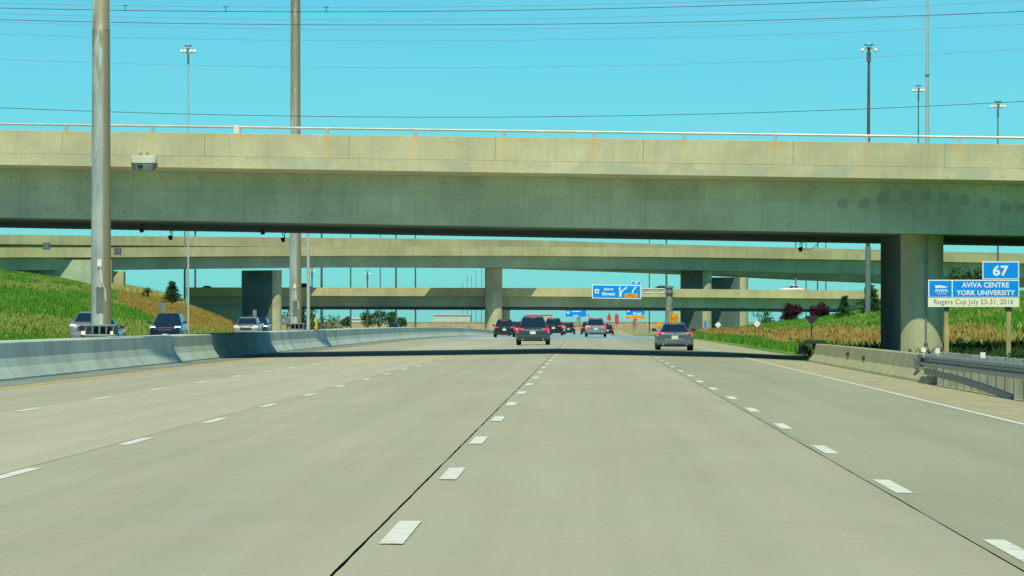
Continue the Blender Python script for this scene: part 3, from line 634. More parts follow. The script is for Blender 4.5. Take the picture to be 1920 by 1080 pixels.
text('67', X_(1861.5), X_(1891), Z_(517.5), Z_(497.5), -.008, 'signwhite', o, .03)
text('AVIVA CENTRE', X_(1803.5), X_(1892), Z_(539.3), Z_(529.5), -.008, 'signwhite', o, .022)
text('YORK UNIVERSITY', X_(1793), X_(1903), Z_(553.6), Z_(544), -.008, 'signwhite', o, .022)
text('Rogers Cup July 23-31, 2016', X_(1751), X_(1900), Z_(573.3), Z_(560.8), -.006, 'signgrey', o, .004)
text('AVIVA', X_(1752.5), X_(1777.5), Z_(547.6), Z_(542), -.008, 'signwhite', o, .03); text('CENTRE', X_(1757), X_(1774), Z_(551.7), Z_(549), -.008, 'signwhite', o, .0)
poly('swoosh_emblem', [(X_(a), Z_(b)) for a, b in ((1753.5,534.5),(1757,535.2),(1763,534.8),(1769,536.2),(1778,537.6),(1774,539),(1770,540.2),(1764,539.2),(1758,540.4),(1754,540.2))], -.006, 'signwhite', o)
# overhead exit sign on a cantilever mast
Y = 560.; S = Y/F; xm = (1255-CX)*S
o = empty('overhead_sign', (xm, Y, gz(xm, Y)), 'blue overhead exit sign with orange tab on a grey cantilever mast', 'sign'); c0 = Vector(o.location)
X_ = lambda px: (px-CX)*S-c0.x
Z_ = lambda py: CH-(py-HY)*S-c0.z
obj('mast', tube(B(), [(0,.6,-.5),(0,.6,Z_(537))], .5, 16, .42), M['postgrey'], o, True); obj('mast_cap', lathe(B(), [(.55,Z_(540)),(.55,Z_(537.5)),(.2,Z_(536))], 12, (0,.6)), M['galv'], o)
for a, b in ((541.5,541.5),(549,548)):
    obj('arm', tube(B(), [(0,.6,Z_(a)),(X_(1115),.6,Z_(b))], .09, 8), M['galv'], o, True)
obj('arm_lacing', tube(tube(tube(B(), [(X_(1244),.6,Z_(541.5)),(X_(1232),.6,Z_(548.5))], .05, 5), [(X_(1232),.6,Z_(548.5)),(X_(1218),.6,Z_(541.5))], .05, 5), [(X_(1218),.6,Z_(541.5)),(X_(1204),.6,Z_(548.5))], .05, 5), M['galv'], o)
obj('clamp', bx(B(), -.55,.55,.0,1.15,Z_(551),Z_(547),.03), M['galvdark'], o)
def slab(x0, x1, z0l, z1l, dz, y, t, m, name):    # sign hangs a little lower at its right end
    bm = bx(B(), x0, x1, y, y+t, z0l, z1l); 
    for v in bm.verts: v.co.z += -dz*(v.co.x-x0)/(x1-x0)
    return obj(name, bm, M[m], o)
tl = (1.5)*S
slab(X_(1110), X_(1202), Z_(559.3), Z_(533.2), tl, 0, .08, 'signwhite', 'panel'); slab(X_(1111.6), X_(1200.4), Z_(557.8), Z_(534.8), tl, -.012, .014, 'signblue', 'blue_field')
slab(X_(1184.6), X_(1201.6), Z_(534), Z_(527), .0, 0, .08, 'signwhite', 'number_tab'); slab(X_(1185.2), X_(1201), Z_(533.4), Z_(527.8), 0, -.012, .014, 'signblue', 'tab_field')
text('67', X_(1189.5), X_(1197), Z_(532.6), Z_(528.6), -.014, 'signwhite', o, .05)
text('Jane', X_(1132), X_(1150), Z_(545.2), Z_(539.5), -.014, 'signwhite', o, .03); text('Street', X_(1129), X_(1153), Z_(553.8), Z_(547.6), -.014, 'signwhite', o, .03)
poly('route_shield', [(X_(a), Z_(b)) for a, b in ((1115,541.5),(1117,543),(1119.4,541.6),(1121.6,543),(1124,541.8),(1123.2,546),(1122.5,550.3),(1116.2,550),(1115.4,546))], -.012, 'signwhite', o)
poly('shield_badge', [(X_(a), Z_(b)) for a, b in ((1117.5,544.5),(1121.6,544.6),(1121.2,548.6),(1117.6,548.5))], -.02, 'postgrey', o)
def arrow(pts, w, y, m, name='arrow', head=2.0):
    bm = B(); pts = [Vector((X_(a), 0, Z_(b))) for a, b in pts]; w *= S; L, R = [], []
    for i, p in enumerate(pts):
        d = (pts[min(i+1,len(pts)-1)]-pts[max(i-1,0)]).normalized(); q = Vector((-d.z,0,d.x))*w/2; L.append(p+q); R.append(p-q)
    d = (pts[-1]-pts[-2]).normalized(); q = Vector((-d.z,0,d.x))*w*head/2; e = pts[-1]
    out = L+[e+q, e+d*w*1.5, e-q]+R[::-1]
    return obj(name, prism(bm, [(v.x, v.z) for v in out], y-.008, y), M[m], o)
arrow([(1162.5,556.5),(1162.3,548),(1162,541)], 2.6, -.012, 'signwhite'); arrow([(1164,556.5),(1164.6,549),(1168,544),(1173.5,540)], 2.2, -.013, 'signwhite'); arrow([(1186,549.5),(1186.5,545),(1191,539.8)], 2.2, -.012, 'signwhite')
plate('exit_tab', X_(1171.5), X_(1195.5), Z_(557.6), Z_(550.2), -.02, .02, 'amberplate', o, .004); text('EXIT', X_(1177), X_(1190), Z_(556), Z_(552), -.022, 'black', o, .0)
# yellow lane diagram sign beside the mast
Y = 545.; S = Y/F; xm = (1265-CX)*S; o = empty('warning_sign', (xm, Y, gz(xm, Y)), 'orange-yellow lane split sign with black arrows standing beside the cantilever mast', 'sign'); c0 = Vector(o.location)
X_ = lambda px: (px-CX)*S-c0.x
Z_ = lambda py: CH-(py-HY)*S-c0.z
obj('post', bx(B(), -.05,.05,.03,.12,-.4,Z_(590)), M['galv'], o); plate('panel', X_(1256.5), X_(1273), Z_(604.5), Z_(587), 0, .03, 'amberplate', o, .01)
arrow([(1259.4,603.5),(1259.4,591)], .9, -.006, 'black', head=2.6); arrow([(1260,600),(1263,596.5),(1266.3,594.5)], .9, -.006, 'black', head=2.4); arrow([(1266,603.5),(1267.3,598.5),(1270,595.6)], .9, -.006, 'black', head=2.6)
# far blue signs
for px0, px1, y0, y1, tab, lab in ((1059.5,1100.5,578,595,0,'far blue overhead sign on a pale pedestal seen under the lower bridge, left one'),(1173,1210,577,591.5,1,'far blue overhead sign with orange strip beneath, right of the light coloured car')):
    Y = 1050.; S = Y/F; xm = ((px0+px1)/2-CX)*S; o = empty('overhead_sign', (xm, Y, -1.3), lab, 'sign', 'far blue signs under the lower bridge'); c0 = Vector(o.location)
    plate('panel', X_(px0), X_(px1), Z_(y1), Z_(y0), 0, .08, 'signwhite', o); plate('blue_field', X_(px0+.6), X_(px1-.6), Z_(y1-.6), Z_(y0), -.012, .014, 'signblue', o)
    poly('route_shield', [(X_(px0+a), Z_(y1-b)) for a, b in ((3,11),(8,11),(7.4,7.5),(5.5,6),(3.6,7.5))], -.012, 'signwhite', o)
    if tab:
        text('Street', X_(1187), X_(1203), Z_(590), Z_(585), -.014, 'signwhite', o, .03); plate('orange_strip', X_(px0+.5), X_(px1-.5), Z_(597.6), Z_(592), 0, .06, 'amberplate', o)
        for a in (1177, 1205): arrow([(a,593),(a,595.2)], .9, -.004, 'black', head=2.6)
    else:
        for a, b, h in ((13,6.5,1.4),(16,3,2.2),(21,3,2.2)): plate('illegible_line', X_(px0+a), X_(px0+a+(16 if a == 13 else 3.5)), Z_(y1-b+(-4 if a == 13 else 1)), Z_(y1-b-h+(-4 if a == 13 else 1)), -.014, .004, 'signwhite', o)
    xx = (px0+px1)/2+(5 if not tab else 0); obj('pedestal', bx(B(), X_(xx-3.6), X_(xx+3.6), .1, .6, -.5, Z_(y1)), M['postgrey'], o); obj('footing', bx(B(), X_(xx-7), X_(xx+7), .0, .8, -.6, Z_(613)), M['wallfar'], o)
for pts, lab in ((((1142,585),(1145,592),(1146.5,599),(1143.5,602),(1138.5,600),(1138,596),(1139.5,591)),'faded red panel on a post, narrow at the top, right of the light car'),(((1153.5,589),(1158,588),(1160,592),(1160.5,608),(1153,608),(1152.5,594)),'taller faded red panel between the light car and the far sign'),(((1186.5,600),(1190.5,600),(1190.5,612),(1187,612)),'small faded red panel under the far right blue sign'),(((1101,588),(1103,588),(1107,599),(1105,599)),'thin slanted red panel right of the far left blue sign')):
    Y = 1040; S = Y/F; cx = sum(a for a, b in pts)/len(pts); o = empty('red_panel', ((cx-CX)*S, Y, -1.3), lab, 'sign panel', 'red panels far down the road'); c0 = Vector(o.location)
    poly('panel', [(X_(a), Z_(b)) for a, b in pts], 0, 'red', o, .06); obj('post', bx(B(), -.06,.06,.0,.1,-.4,Z_(600)), M['galv'], o)
# small roadside signs
def small_sign(px, py, Y, w, h, m, lab, diamond=False, pw=.05, backs=False):
    S = Y/F; x = (px-CX)*S; zc = CH-(py-HY)*S; zg = gz(x, Y); o = empty('roadside_sign', (x, Y, zg), lab, 'sign', None); zc -= zg
    if diamond: obj('panel', prism(B(), [(0,zc+h),(w,zc),(0,zc-h),(-w,zc)], -.02, .0), M[m], o)
    else:
        obj('panel', bx(B(), -w, w, -.02, 0, zc-h, zc+h), M[m], o)
    obj('post', bx(B(), -pw, pw, (-.1 if backs else .01), (-.025 if backs else .08), -.4, zc+h*.9), M['galv'], o)
small_sign(1346.5, 609, 420, .30, .30, 'signwhite', 'small white diamond sign in the reeds, left of the two on the right verge', True)
small_sign(1419.5, 607, 330, .27, .27, 'signwhite', 'white diamond sign in the reeds, right of the two on the right verge', True, .03)
small_sign(1322.5, 608.5, 380, .11, .28, 'signblue', 'small narrow blue marker sign at the foot of the right-hand pier')
small_sign(303, 577.5, 440, .30, .50, 'galv', 'blank grey back of a road sign on the grass slope above the dark blue car', False, .03, True)
small_sign(477.5, 588.5, 470, .20, .42, 'galv', 'blank grey back of a road sign behind the dark car by the wide pier', False, .02, True)
small_sign(536.5, 597.5, 500, .38, .42, 'galv', 'grey back of a diamond sign right of the wide left pier', True, .03, True)
small_sign(633, 609, 640, .42, .42, 'galv', 'far grey diamond sign back beside the opposite road', True, .04, True)
small_sign(1236, 607, 400, .16, .22, 'amberplate', 'small yellow sign just left of the grey sedan mirror')
o = empty('thin_post', (P(468.5, 600, 470).x, 470, gz(P(468.5,600,470).x, 470)), 'thin bare grey post left of the sign back by the wide pier', 'post')
obj('shaft', tube(B(), [(0,0,-.3),(0,0,2.6)], .04, 6), M['galv'], o); obj('cap', lathe(B(), [(.05,2.6),(.05,2.7)], 6), M['galvdark'], o)
# far buildings near the horizon
for px0, px1, yt, Y, lab, cl in ((812,882,591,2300,'long pale low building far left of the centre pier',(.45,.56,.55)),(985,1034,590,2500,'far pale building hidden behind the dark grey crossover',(.55,.45,.36)),(640,700,598,1700,'low white roofed building near the far trees',(.7,.7,.66))):
    S = Y/F; mt = mat('far building wall', cl, .9); x0, x1 = (px0-CX)*S, (px1-CX)*S; zt = CH+(HY-yt)*S
    o = empty('low_building', ((x0+x1)/2, Y, -1.5), lab, 'building'); hw = (x1-x0)/2; h = zt+1.5
    obj('wall', bx(B(), -hw, hw, 0, 30, 0, h), mt, o); obj('roof', bx(B(), -hw-.4, hw+.4, -.4, 30.4, h+.003, h+.5), M['housing'], o)
    me = None
    for i in range(8):
        if me is None: q = obj('window', bx(B(), -.9, .9, -.06, -.004, h*.45, h*.66), M['housing'], o); me = q.data
        else: q = objm('window', me, None, o)
        q.location.x = -hw+(i+.5)*2*hw/8
# ---------------------------------------------------------------- vegetation
def blades(name, pts, h, w, lean, m, wind=.0):
    n = len(pts); hh = np.random.uniform(h[0], h[1], n); ww = np.random.uniform(w[0], w[1], n); a = np.random.uniform(-.9, .9, n); ln = np.random.normal(0, lean, (n,2))
    d = np.stack([np.cos(a), np.sin(a), np.zeros(n)], -1)*ww[:,None]/2
    tip = pts+np.stack([ln[:,0]*hh+wind*hh, ln[:,1]*hh, hh], -1); mid = pts+np.stack([ln[:,0]*hh*.35, ln[:,1]*hh*.35, hh*.55], -1)
    V = np.stack([pts-d, pts+d, mid+d*.75, tip, mid-d*.75], 1).reshape(-1,3); i = np.arange(n)*5
    me = bpy.data.meshes.new(name); me.vertices.add(n*5); me.vertices.foreach_set('co', V.ravel().astype(np.float32)); me.loops.add(n*5); me.loops.foreach_set('vertex_index', np.stack([i,i+1,i+2,i+3,i+4],-1).ravel().astype(np.int32)); me.polygons.add(n); me.polygons.foreach_set('loop_start', i.astype(np.int32)); me.update(calc_edges=True)
    o = objm(name, me, m); return tag(o, kind='stuff')
def scatter(n, x0, x1, y0, y1, fn, z=True):
    out = []; tot = 0
    while tot < n:
        X = np.random.uniform(0,1,n*2); Y = np.sqrt(np.random.uniform(y0**2, y1**2, n*2)); xa = x0(Y) if callable(x0) else x0; xb = x1(Y) if callable(x1) else x1
        X = xa+(xb-xa)*X; kk = np.random.uniform(0,1,n*2) < fn(X, Y); X, Y = X[kk], Y[kk]; out.append(np.stack([X, Y, ground(X, Y)-.03], -1)); tot += len(X)
    return np.concatenate(out)[:n]
def streak(X, Y): u = toe(Y)-X; return .5+.26*np.sin(u*1.3+Y*.004+.9*np.sin(Y*.018+u*.2))+.26*np.sin(u*.55-Y*.005+1.6*np.sin(Y*.011+u*.3))
def patch(X, Y, s, seed): return .5+.5*np.sin(X/s+seed+1.7*np.sin(Y/(s*2.1)+seed))*np.cos(Y/(s*1.9)-seed*2+1.3*np.sin(X/(s*1.4)))
M['grassg'] = leaf('lush green grass', (.07,.27,.02), (.15,.31,.04), (.04,.19,.015), .06)
M['grassy'] = leaf('dry yellowish grass', (.27,.32,.08), (.22,.32,.06), (.34,.33,.11), .05)
M['grasso'] = leaf('rusty brown grass', (.38,.27,.07), (.33,.30,.08), (.42,.22,.05), .08)
M['reed'] = leaf('tan reeds', (.46,.43,.14), (.34,.40,.11), (.54,.42,.14), .1)
M['plume'] = leaf('rusty reed heads', (.40,.19,.06), (.46,.30,.09), (.32,.13,.05), .1)
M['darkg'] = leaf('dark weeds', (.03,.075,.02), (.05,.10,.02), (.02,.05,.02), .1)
tl_ = lambda Y: -.134*Y
tr_ = lambda Y: np.minimum(toe(Y)+.8, 0)
du = lambda X, Y: toe(Y)-X
blades('green_grass', scatter(110000, tl_, tr_, 245, 712, lambda X, Y: np.clip(1.2*sstep(.25,.55,streak(X,Y)), .3, 1)), (.18,.42), (.05,.11), .4, M['grassg'])
blades('dry_grass', scatter(26000, tl_, tr_, 245, 712, lambda X, Y: np.clip(sstep(.5,.8,1-streak(X,Y)), .05, 1)), (.22,.5), (.06,.12), .4, M['grassy'])
blades('rusty_grass', scatter(44000, lambda Y: -.104*Y, tr_, 470, 712, lambda X, Y: sstep(1.2, 5, du(X,Y))*(1-sstep(9, 17, du(X,Y)))*np.clip(patch(X,Y,3,4)+.35,0,1)), (.4,.95), (.06,.13), .3, M['grasso'])
blades('tall_grass', scatter(7000, lambda Y: -.108*Y, lambda Y: -.090*Y, 640, 716, lambda X, Y: .2+0*X), (.7,1.5), (.08,.16), .25, M['reed'])
xr = lambda Y: 10.4+0*Y
re_ = lambda Y: .098*Y+2
blades('verge_grass', scatter(44000, xr, lambda Y: 14.2+.004*Y+0*Y, 214, 560, lambda X, Y: 1.15-.8*sstep(11.8,14.5,X)), (.2,.6), (.04,.09), .35, M['grassg'])
blades('hill_grass', scatter(80000, lambda Y: 14+0*Y, lambda Y: np.minimum(.1*Y, 60)+4, 215, 690, lambda X, Y: np.clip(sstep(14.5, 18.5, X+2*patch(X,Y,4,2))*(.35+.65*sstep(.2,.5,patch(X,Y,6,3))), .05, 1)), (.25,.6), (.10,.2), .35, M['grassg'])
blades('dry_hill_grass', scatter(12000, lambda Y: 17+0*Y, lambda Y: np.minimum(.1*Y, 60)+4, 240, 690, lambda X, Y: sstep(.55,.8,1-patch(X,Y,6,3))), (.3,.6), (.09,.16), .35, M['grassy'])
rp = scatter(60000, lambda Y: 11.6+0*Y, lambda Y: 20+np.maximum(0,310-Y)*.07, 212, 640, lambda X, Y: sstep(11.8, 13.6, X+1.2*patch(X,Y,2.5,5))*(1-sstep(15.5, 19.0, X-np.maximum(0,310-Y)*.07+2*patch(X,Y,3,7))))
blades('reeds', rp, (.35,.8), (.035,.08), .16, M['reed'])
hp = rp[::6].copy(); hp[:,2] += np.random.uniform(.35,.62,len(hp)); blades('reed_heads', hp, (.15,.32), (.06,.13), .3, M['plume'])
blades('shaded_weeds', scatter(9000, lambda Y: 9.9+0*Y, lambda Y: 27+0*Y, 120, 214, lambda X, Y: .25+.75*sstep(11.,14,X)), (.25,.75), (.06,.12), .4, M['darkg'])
# bushes and trees
def leaf_cloud(bm_pts, size, name, m, parent, ns=None):
    n = len(bm_pts); s_ = np.random.uniform(size*.6, size*1.3, n); a = np.random.normal(0,1,(n,3)); a /= np.linalg.norm(a,axis=1)[:,None]; b = np.random.normal(0,1,(n,3)); b -= (a*b).sum(1)[:,None]*a; b /= np.linalg.norm(b,axis=1)[:,None]
    V = np.stack([bm_pts-a*s_[:,None], bm_pts+b*s_[:,None]*.45, bm_pts+a*s_[:,None], bm_pts-b*s_[:,None]*.45], 1).reshape(-1,3); i = np.arange(n*4).reshape(-1,4)
    me = bpy.data.meshes.new(name); me.from_pydata(V.tolist(), [], i.tolist()); me.update(); return objm(name, me, m, parent)
def conifer(px, pyb, Y, h, r, lab, m, n=2600, lean=0., sparse=0):
    x = (px-CX)*Y/F; zb = max(gz(x, Y), CH-(pyb-HY)*Y/F-.3)-.15 if pyb else gz(x, Y)-.15; o = empty('conifer', (x, Y, zb), lab, 'tree')
    obj('trunk', tube(B(), [(0,0,0),(lean*h*.5,0,h*.5),(lean*h,0,h*.97)], h*.03, 8, h*.006), M['bark'], o, True)
    pts = []; bm = B(); nt = 11
    for t in range(nt):
        z = h*(.10+.86*(t/nt)**.92); rad = r*(1-t/nt)**.8*random.uniform(.75,1.12); nb = max(4, int(9-t*.5))
        for q in range(nb):
            a = 2*math.pi*(q/nb)+t*.9+random.uniform(-.3,.3); L = rad*random.uniform(.6,1.15); e = Vector((math.cos(a)*L+lean*z, math.sin(a)*L, z+L*random.uniform(-.05,.28))); st = Vector((lean*z,0,z))
            tube(bm, [st, e], h*.007, 4, h*.002, cap=False)
            for j in range(int(n/nt/nb)):
                u = random.random()**.6; p = st.lerp(e, u); pts.append((p.x+random.gauss(0,.07*r+.03), p.y+random.gauss(0,.07*r+.03), p.z+random.gauss(-.02*h*(u),.025*h)))
    obj('branches', bm, M['bark'], o); leaf_cloud(np.array(pts), h*.035, 'crown', m, o); return o
def bushy(name, px, Y, zb, h, r, lab, m, cat, n=2200, ls=.12, trunk=.25, group=None, sq=1.):
    x = (px-CX)*Y/F; zb = gz(x, Y)-.1 if zb is None else zb; o = empty(name, (x, Y, zb), lab, cat, group)
    bm = B(); cl = []
    tube(bm, [(0,0,0),(random.uniform(-.05,.05)*h,0,h*trunk),(random.uniform(-.1,.1)*h,0,h*.75)], .035*h, 7, .012*h)
    for q in range(15):
        a = random.uniform(0, 2*math.pi); zz = h*random.uniform(trunk+.12, .93); k_ = math.sin(math.pi*min(1,max(0.08,(zz/h-trunk*.6)/(1.03-trunk*.6))))**.6; rr = r*k_*random.uniform(.25,.85)
        c = Vector((rr*math.cos(a), rr*math.sin(a), zz)); cl.append((c, r*random.uniform(.26,.45))); tube(bm, [(0,0,h*trunk*.8), c*.6+Vector((0,0,h*trunk*.3)), c], .014*h, 5, .005*h, cap=False)
    obj('trunk', bm, M['bark'], o); pts = []
    for j in range(n):
        c, s_ = random.choice(cl); v = Vector((random.gauss(0,1), random.gauss(0,1), random.gauss(0,.8))).normalized()*s_*random.random()**.35; p = c+v; pts.append((p.x, p.y, max(p.z, .08*h)))
    leaf_cloud(np.array(pts), ls, 'crown', m, o); return o
M['spruce'] = leaf('blue green needles', (.03,.085,.035), (.05,.12,.045), (.02,.05,.03), .6)
M['pine'] = leaf('dark pine needles', (.025,.085,.02), (.05,.13,.025), (.02,.05,.02), .6)
M['decid'] = leaf('mid green leaves', (.05,.14,.025), (.08,.18,.03), (.03,.08,.02), .5)
M['purple'] = leaf('dark purple leaves', (.06,.015,.025), (.10,.03,.04), (.04,.012,.02), .6)
M['fartree'] = leaf('far tree leaves', (.05,.13,.04), (.07,.16,.05), (.03,.09,.035), .3)
conifer(323, 562, 560, 2.95, 1.45, 'dark spruce tree on the left grass slope', M['spruce'], 4200)
bushy('shrub', 277, 575, None, 2.0, .95, 'small grey green shrub on the slope left of the spruce', M['decid'], 'shrub', 700, .12, .1)
conifer(1578, None, 480, 3.0, 1.3, 'leaning ragged pine by the lower bridge, left of the pole on the hill', M['pine'], 1900, .12)
conifer(1634, None, 520, 4.2, 1.9, 'larger ragged pine behind the pole and the near pier', M['pine'], 3200, -.06)
bushy('shrub', 1484, 640, None, 2.8, 2.0, 'dark purple leaved shrub on the right hill, left of the pair', M['purple'], 'shrub', 2200, .17, .12, 'purple shrubs on the right hill')
bushy('shrub', 1536, 600, None, 2.3, 1.75, 'dark purple leaved shrub on the right hill, right of the pair', M['purple'], 'shrub', 2000, .16, .12, 'purple shrubs on the right hill')
bushy('shrub', 1430, 690, None, 3.6, 2.0, 'thin olive shrub right of the farther pier', M['decid'], 'shrub', 800, .15, .2)
bushy('shrub', 1808, 420, 3.3, 2.5, 2.5, 'dark bushy shrub behind the exit number tab of the blue sign', M['darkg'], 'shrub', 1500, .16, .15)
bushy('weed_plant', 1794, 150.5, None, 1.1, .42, 'tall leafy weed behind the guardrail beside the left sign post', M['darkg'], 'plant', 260, .07, .2)
bushy('weed_plant', 1860, 148, None, .6, .35, 'low dark weed behind the guardrail between the sign posts', M['darkg'], 'plant', 160, .06, .15)
bushy('weed_plant', 1908, 146, None, .75, .4, 'dark weed behind the guardrail right of the right sign post', M['darkg'], 'plant', 220, .06, .15)
for px, h, lab in ((650,3.2,'far round tree, leftmost of the row under the lower bridge'),(690,4.6,'far round tree, left of the two biggest in the row'),(710,5.2,'far round tree, tallest in the row under the lower bridge'),(731,4.7,'far round tree right of the tallest in the row'),(752,3.0,'far round tree, rightmost and lowest in the row'),(556,5.5,'far tree peeking out left behind the second tall pole'),(572,5.0,'far tree right behind the second tall pole')):
    bushy('round_tree', px, 1250 if px > 600 else 900, -1.0, h, h*.55, lab, M['fartree'], 'tree', 700, .32, .12, 'far trees under the lower bridge')
o = bushy('hedge', 615, 900, -1.2, 2.4, 6, 'low green hedge along the far opposite road', M['decid'], 'hedge', 700, .3, .05)
# ---------------------------------------------------------------- vehicles
_pan = {}
def ring(w, zb, zt, y):
    h = zt-zb; R = [(0,zb),(w*.82,zb),(w*.955,zb+.09*h),(w,zb+.36*h),(w*.995,zb+.62*h),(w*.955,zt-.10*h),(w*.88,zt-.015*h),(w*.5,zt+.006),(0,zt+.012)]
    return [(x, y, z) for x, z in R]+[(-x, y, z) for x, z in R[-2:0:-1]]
def rrect(x, y0, y1, z, r, n=4):
    out = []
    for cx, cy, a0 in ((x-r, y1-r, 0), (-x+r, y1-r, 90), (-x+r, y0+r, 180), (x-r, y0+r, 270)):
        for q in range(n+1): a = math.radians(a0+90*q/n); out.append((cx+r*math.cos(a), cy+r*math.sin(a), z))
    return out
_wheel = {}
def car(lab, px, Y, pm, L, W, H, style='suv', toward=False, zg=None, x=None, group='cars on the near carriageway', lit=None, bright=True, tailm=('tail','tail'), xc=None, plate_m='plate', name='car', cat='car', extra=None, belt=None, topw=.64, rear_slant=None, yaw=0.):
    X = (px-CX)*Y/F if x is None else x
    z = rz(X, Y) if zg is None else zg
    o = empty(name, (X, Y+L/2 if not toward else Y+L/2, z), lab, cat, group, (math.pi if toward else 0)+yaw)
    if style == 'sedan' and topw == .64: topw = .56
    w = W/2; bl = (belt or (.60 if style == 'suv' else .66))*H; e = -L/2; f = L/2
    if style == 'suv':
        # stations: y, half-width factor, top, bottom
        st = [(e+.00,.78,bl*.90,.36),(e+.05,.90,bl*.955,.30),(e+.16,.965,bl*.99,.25),(e+.6,1,bl,.22),(0,1,bl,.2),(f-1.3,1,bl*.985,.2),(f-.75,.99,bl*.97,.22),(f-.25,.95,bl*.91,.26),(f-.06,.88,bl*.82,.3),(f,.76,bl*.70,.36)]
        r0, r1, f1, f0 = e+.10, e+(rear_slant or .28), f-2.1, f-1.25
    else:
        st = [(e+.00,.80,bl*.93,.36),(e+.05,.91,bl*.985,.30),(e+.16,.97,bl*1.0,.24),(e+.7,1,bl*1.0,.2),(0,1,bl*.98,.18),(f-1.35,1,bl*.96,.18),(f-.75,.985,bl*.88,.2),(f-.22,.93,bl*.78,.24),(f-.06,.86,bl*.68,.28),(f,.74,bl*.58,.34)]
        r0, r1, f1, f0 = e+.62, e+1.38, f-2.2, f-1.3
    obj('body', loft(B(), [ring(w*a, zb, zt, y) for y, a, zt, zb in st]), pm, o, True)
    wb, wt, z0, z1 = w*(.875 if style == 'suv' else .84), w*topw, bl-.04, H-.075
    bm = loft(B(), [rrect(wb, r0, f0, z0, .20), rrect(wt, r1, f1, z1, .22), rrect(wt*.95, r1+.06, f1-.07, H-.03, .22), rrect(wt*.76, r1+.2, f1-.25, H-.004, .2)]); obj('cabin', bm, pm, o, True)
    def quad(A, Bp, C, D, off): # A,B bottom; C,D top
        n = (Bp-A).cross(D-A).normalized(); return [p+n*off for p in (A, Bp, C, D)]
    def lerp2(c, u, v): return (c[0].lerp(c[1], u)).lerp(c[3].lerp(c[2], u), v)
    def pane(nm, c, u0, u1, v0, v1, m='glass', off=.012, dv=.0):
        P4 = [lerp2(c, u0, v0), lerp2(c, u1, v0), lerp2(c, u1-dv, v1), lerp2(c, u0+dv, v1)]
        n = (P4[1]-P4[0]).cross(P4[3]-P4[0]).normalized(); bm = B(); a = [bm.verts.new(p+n*off) for p in P4]; b = [bm.verts.new(p-n*.03) for p in P4]
        bm.faces.new(a); bm.faces.new(b[::-1])
        for q in range(4): bm.faces.new((a[q], b[q], b[(q+1)%4], a[(q+1)%4]))
        bmesh.ops.recalc_face_normals(bm, faces=bm.faces[:])
        bmesh.ops.bevel(bm, geom=[ed for ed in bm.edges if abs((ed.verts[0].co-ed.verts[1].co).normalized().dot(n)) > .9], offset=.05, segments=3, affect='EDGES', profile=.5)
        return obj(nm, bm, M[m], o)
    V = Vector
    rearc = [V((-wb,r0,z0)), V((wb,r0,z0)), V((wt,r1,z1)), V((-wt,r1,z1))]; frc = [V((wb,f0,z0)), V((-wb,f0,z0)), V((-wt,f1,z1)), V((wt,f1,z1))]
    pane('rear_window', rearc, .05, .95, .10 if style == 'suv' else .06, .93); pane('windscreen', frc, .04, .96, .06, .94)
    for sgn in (1, -1):
        c = [V((sgn*wb,r0,z0)), V((sgn*wb,f0,z0)), V((sgn*wt,f1,z1)), V((sgn*wt,r1,z1))]
        if sgn < 0: c = [c[1], c[0], c[3], c[2]]
        a, b = (.10, .48) if sgn > 0 else (.52, .90); pane('side_window', c, a, b, .12, .90, off=.01); a, b = (.51, .88) if sgn > 0 else (.12, .49); pane('side_window', c, a, b, .12, .90, off=.01)
    # wheels
    R_ = .345 if style == 'suv' else .325; key = (style, round(W,2))
    if key not in _wheel:
        t = lathe(B(), [(R_*.62,-.105),(R_*.93,-.11),(R_,-.085),(R_,.085),(R_*.93,.11),(R_*.62,.105)], 22, cap=True); bmesh.ops.rotate(t, verts=t.verts, matrix=Matrix.Rotation(math.pi/2,3,'Y')); me = bpy.data.meshes.new('wheel'); t.normal_update(); t.to_mesh(me); t.free(); me.materials.append(M['rubber'])
        t = lathe(B(), [(R_*.60,.085),(R_*.62,.114),(R_*.5,.118),(R_*.16,.105),(.03,.118)], 18); bmesh.ops.rotate(t, verts=t.verts, matrix=Matrix.Rotation(math.pi/2,3,'Y')); m2 = bpy.data.meshes.new('rim'); t.normal_update(); t.to_mesh(m2); t.free(); m2.materials.append(M['rim']); _wheel[key] = (me, m2)
    for sx in (1,-1):
        for yy in (e+.85, f-.9):
            q = objm('wheel', _wheel[key][0], None, o); q.location = (sx*(w-.115), yy, R_); q.rotation_euler = (0,0,0 if sx > 0 else math.pi); objm('rim', _wheel[key][1], None, q)
            obj('wheel_arch', lathe_x(R_*1.14, sx*(w-.20), sx*(w+.004), yy, R_+.02), M['trim'], o)
    # rear
    tw = w*.94
    for i, sgn in enumerate((-1,1)):
        if style == 'suv': bm = bx(B(), min(sgn*tw*.60,sgn*tw), max(sgn*tw*.60,sgn*tw), e+.0, e+.22, bl*.68, bl*.985, .03)
        else: bm = bx(B(), min(sgn*tw*.46,sgn*tw), max(sgn*tw*.46,sgn*tw), e-.0, e+.24, bl*.755, bl*.985, .03)
        for v in bm.verts:
            if abs(v.co.x) > tw*.8: v.co.y += (abs(v.co.x)-tw*.8)*.35
            else: v.co.z += (bl*.89-v.co.z)*.25
        obj('tail_light', bm, M[tailm[i]], o)
        obj('reflector_strip', bx(B(), min(sgn*w*.62,sgn*w*.86), max(sgn*w*.62,sgn*w*.86), e-.015, e+.1, .44, .49, .005), M['tail'], o)
    obj('rear_bumper', bx(B(), -w*.90, w*.90, e-.05, e+.22, bl*.36, bl*.60, .05), pm, o); obj('lower_valance', bx(B(), -w*.88, w*.88, e-.035, e+.25, .25, bl*.37, .04), M['trim'], o)
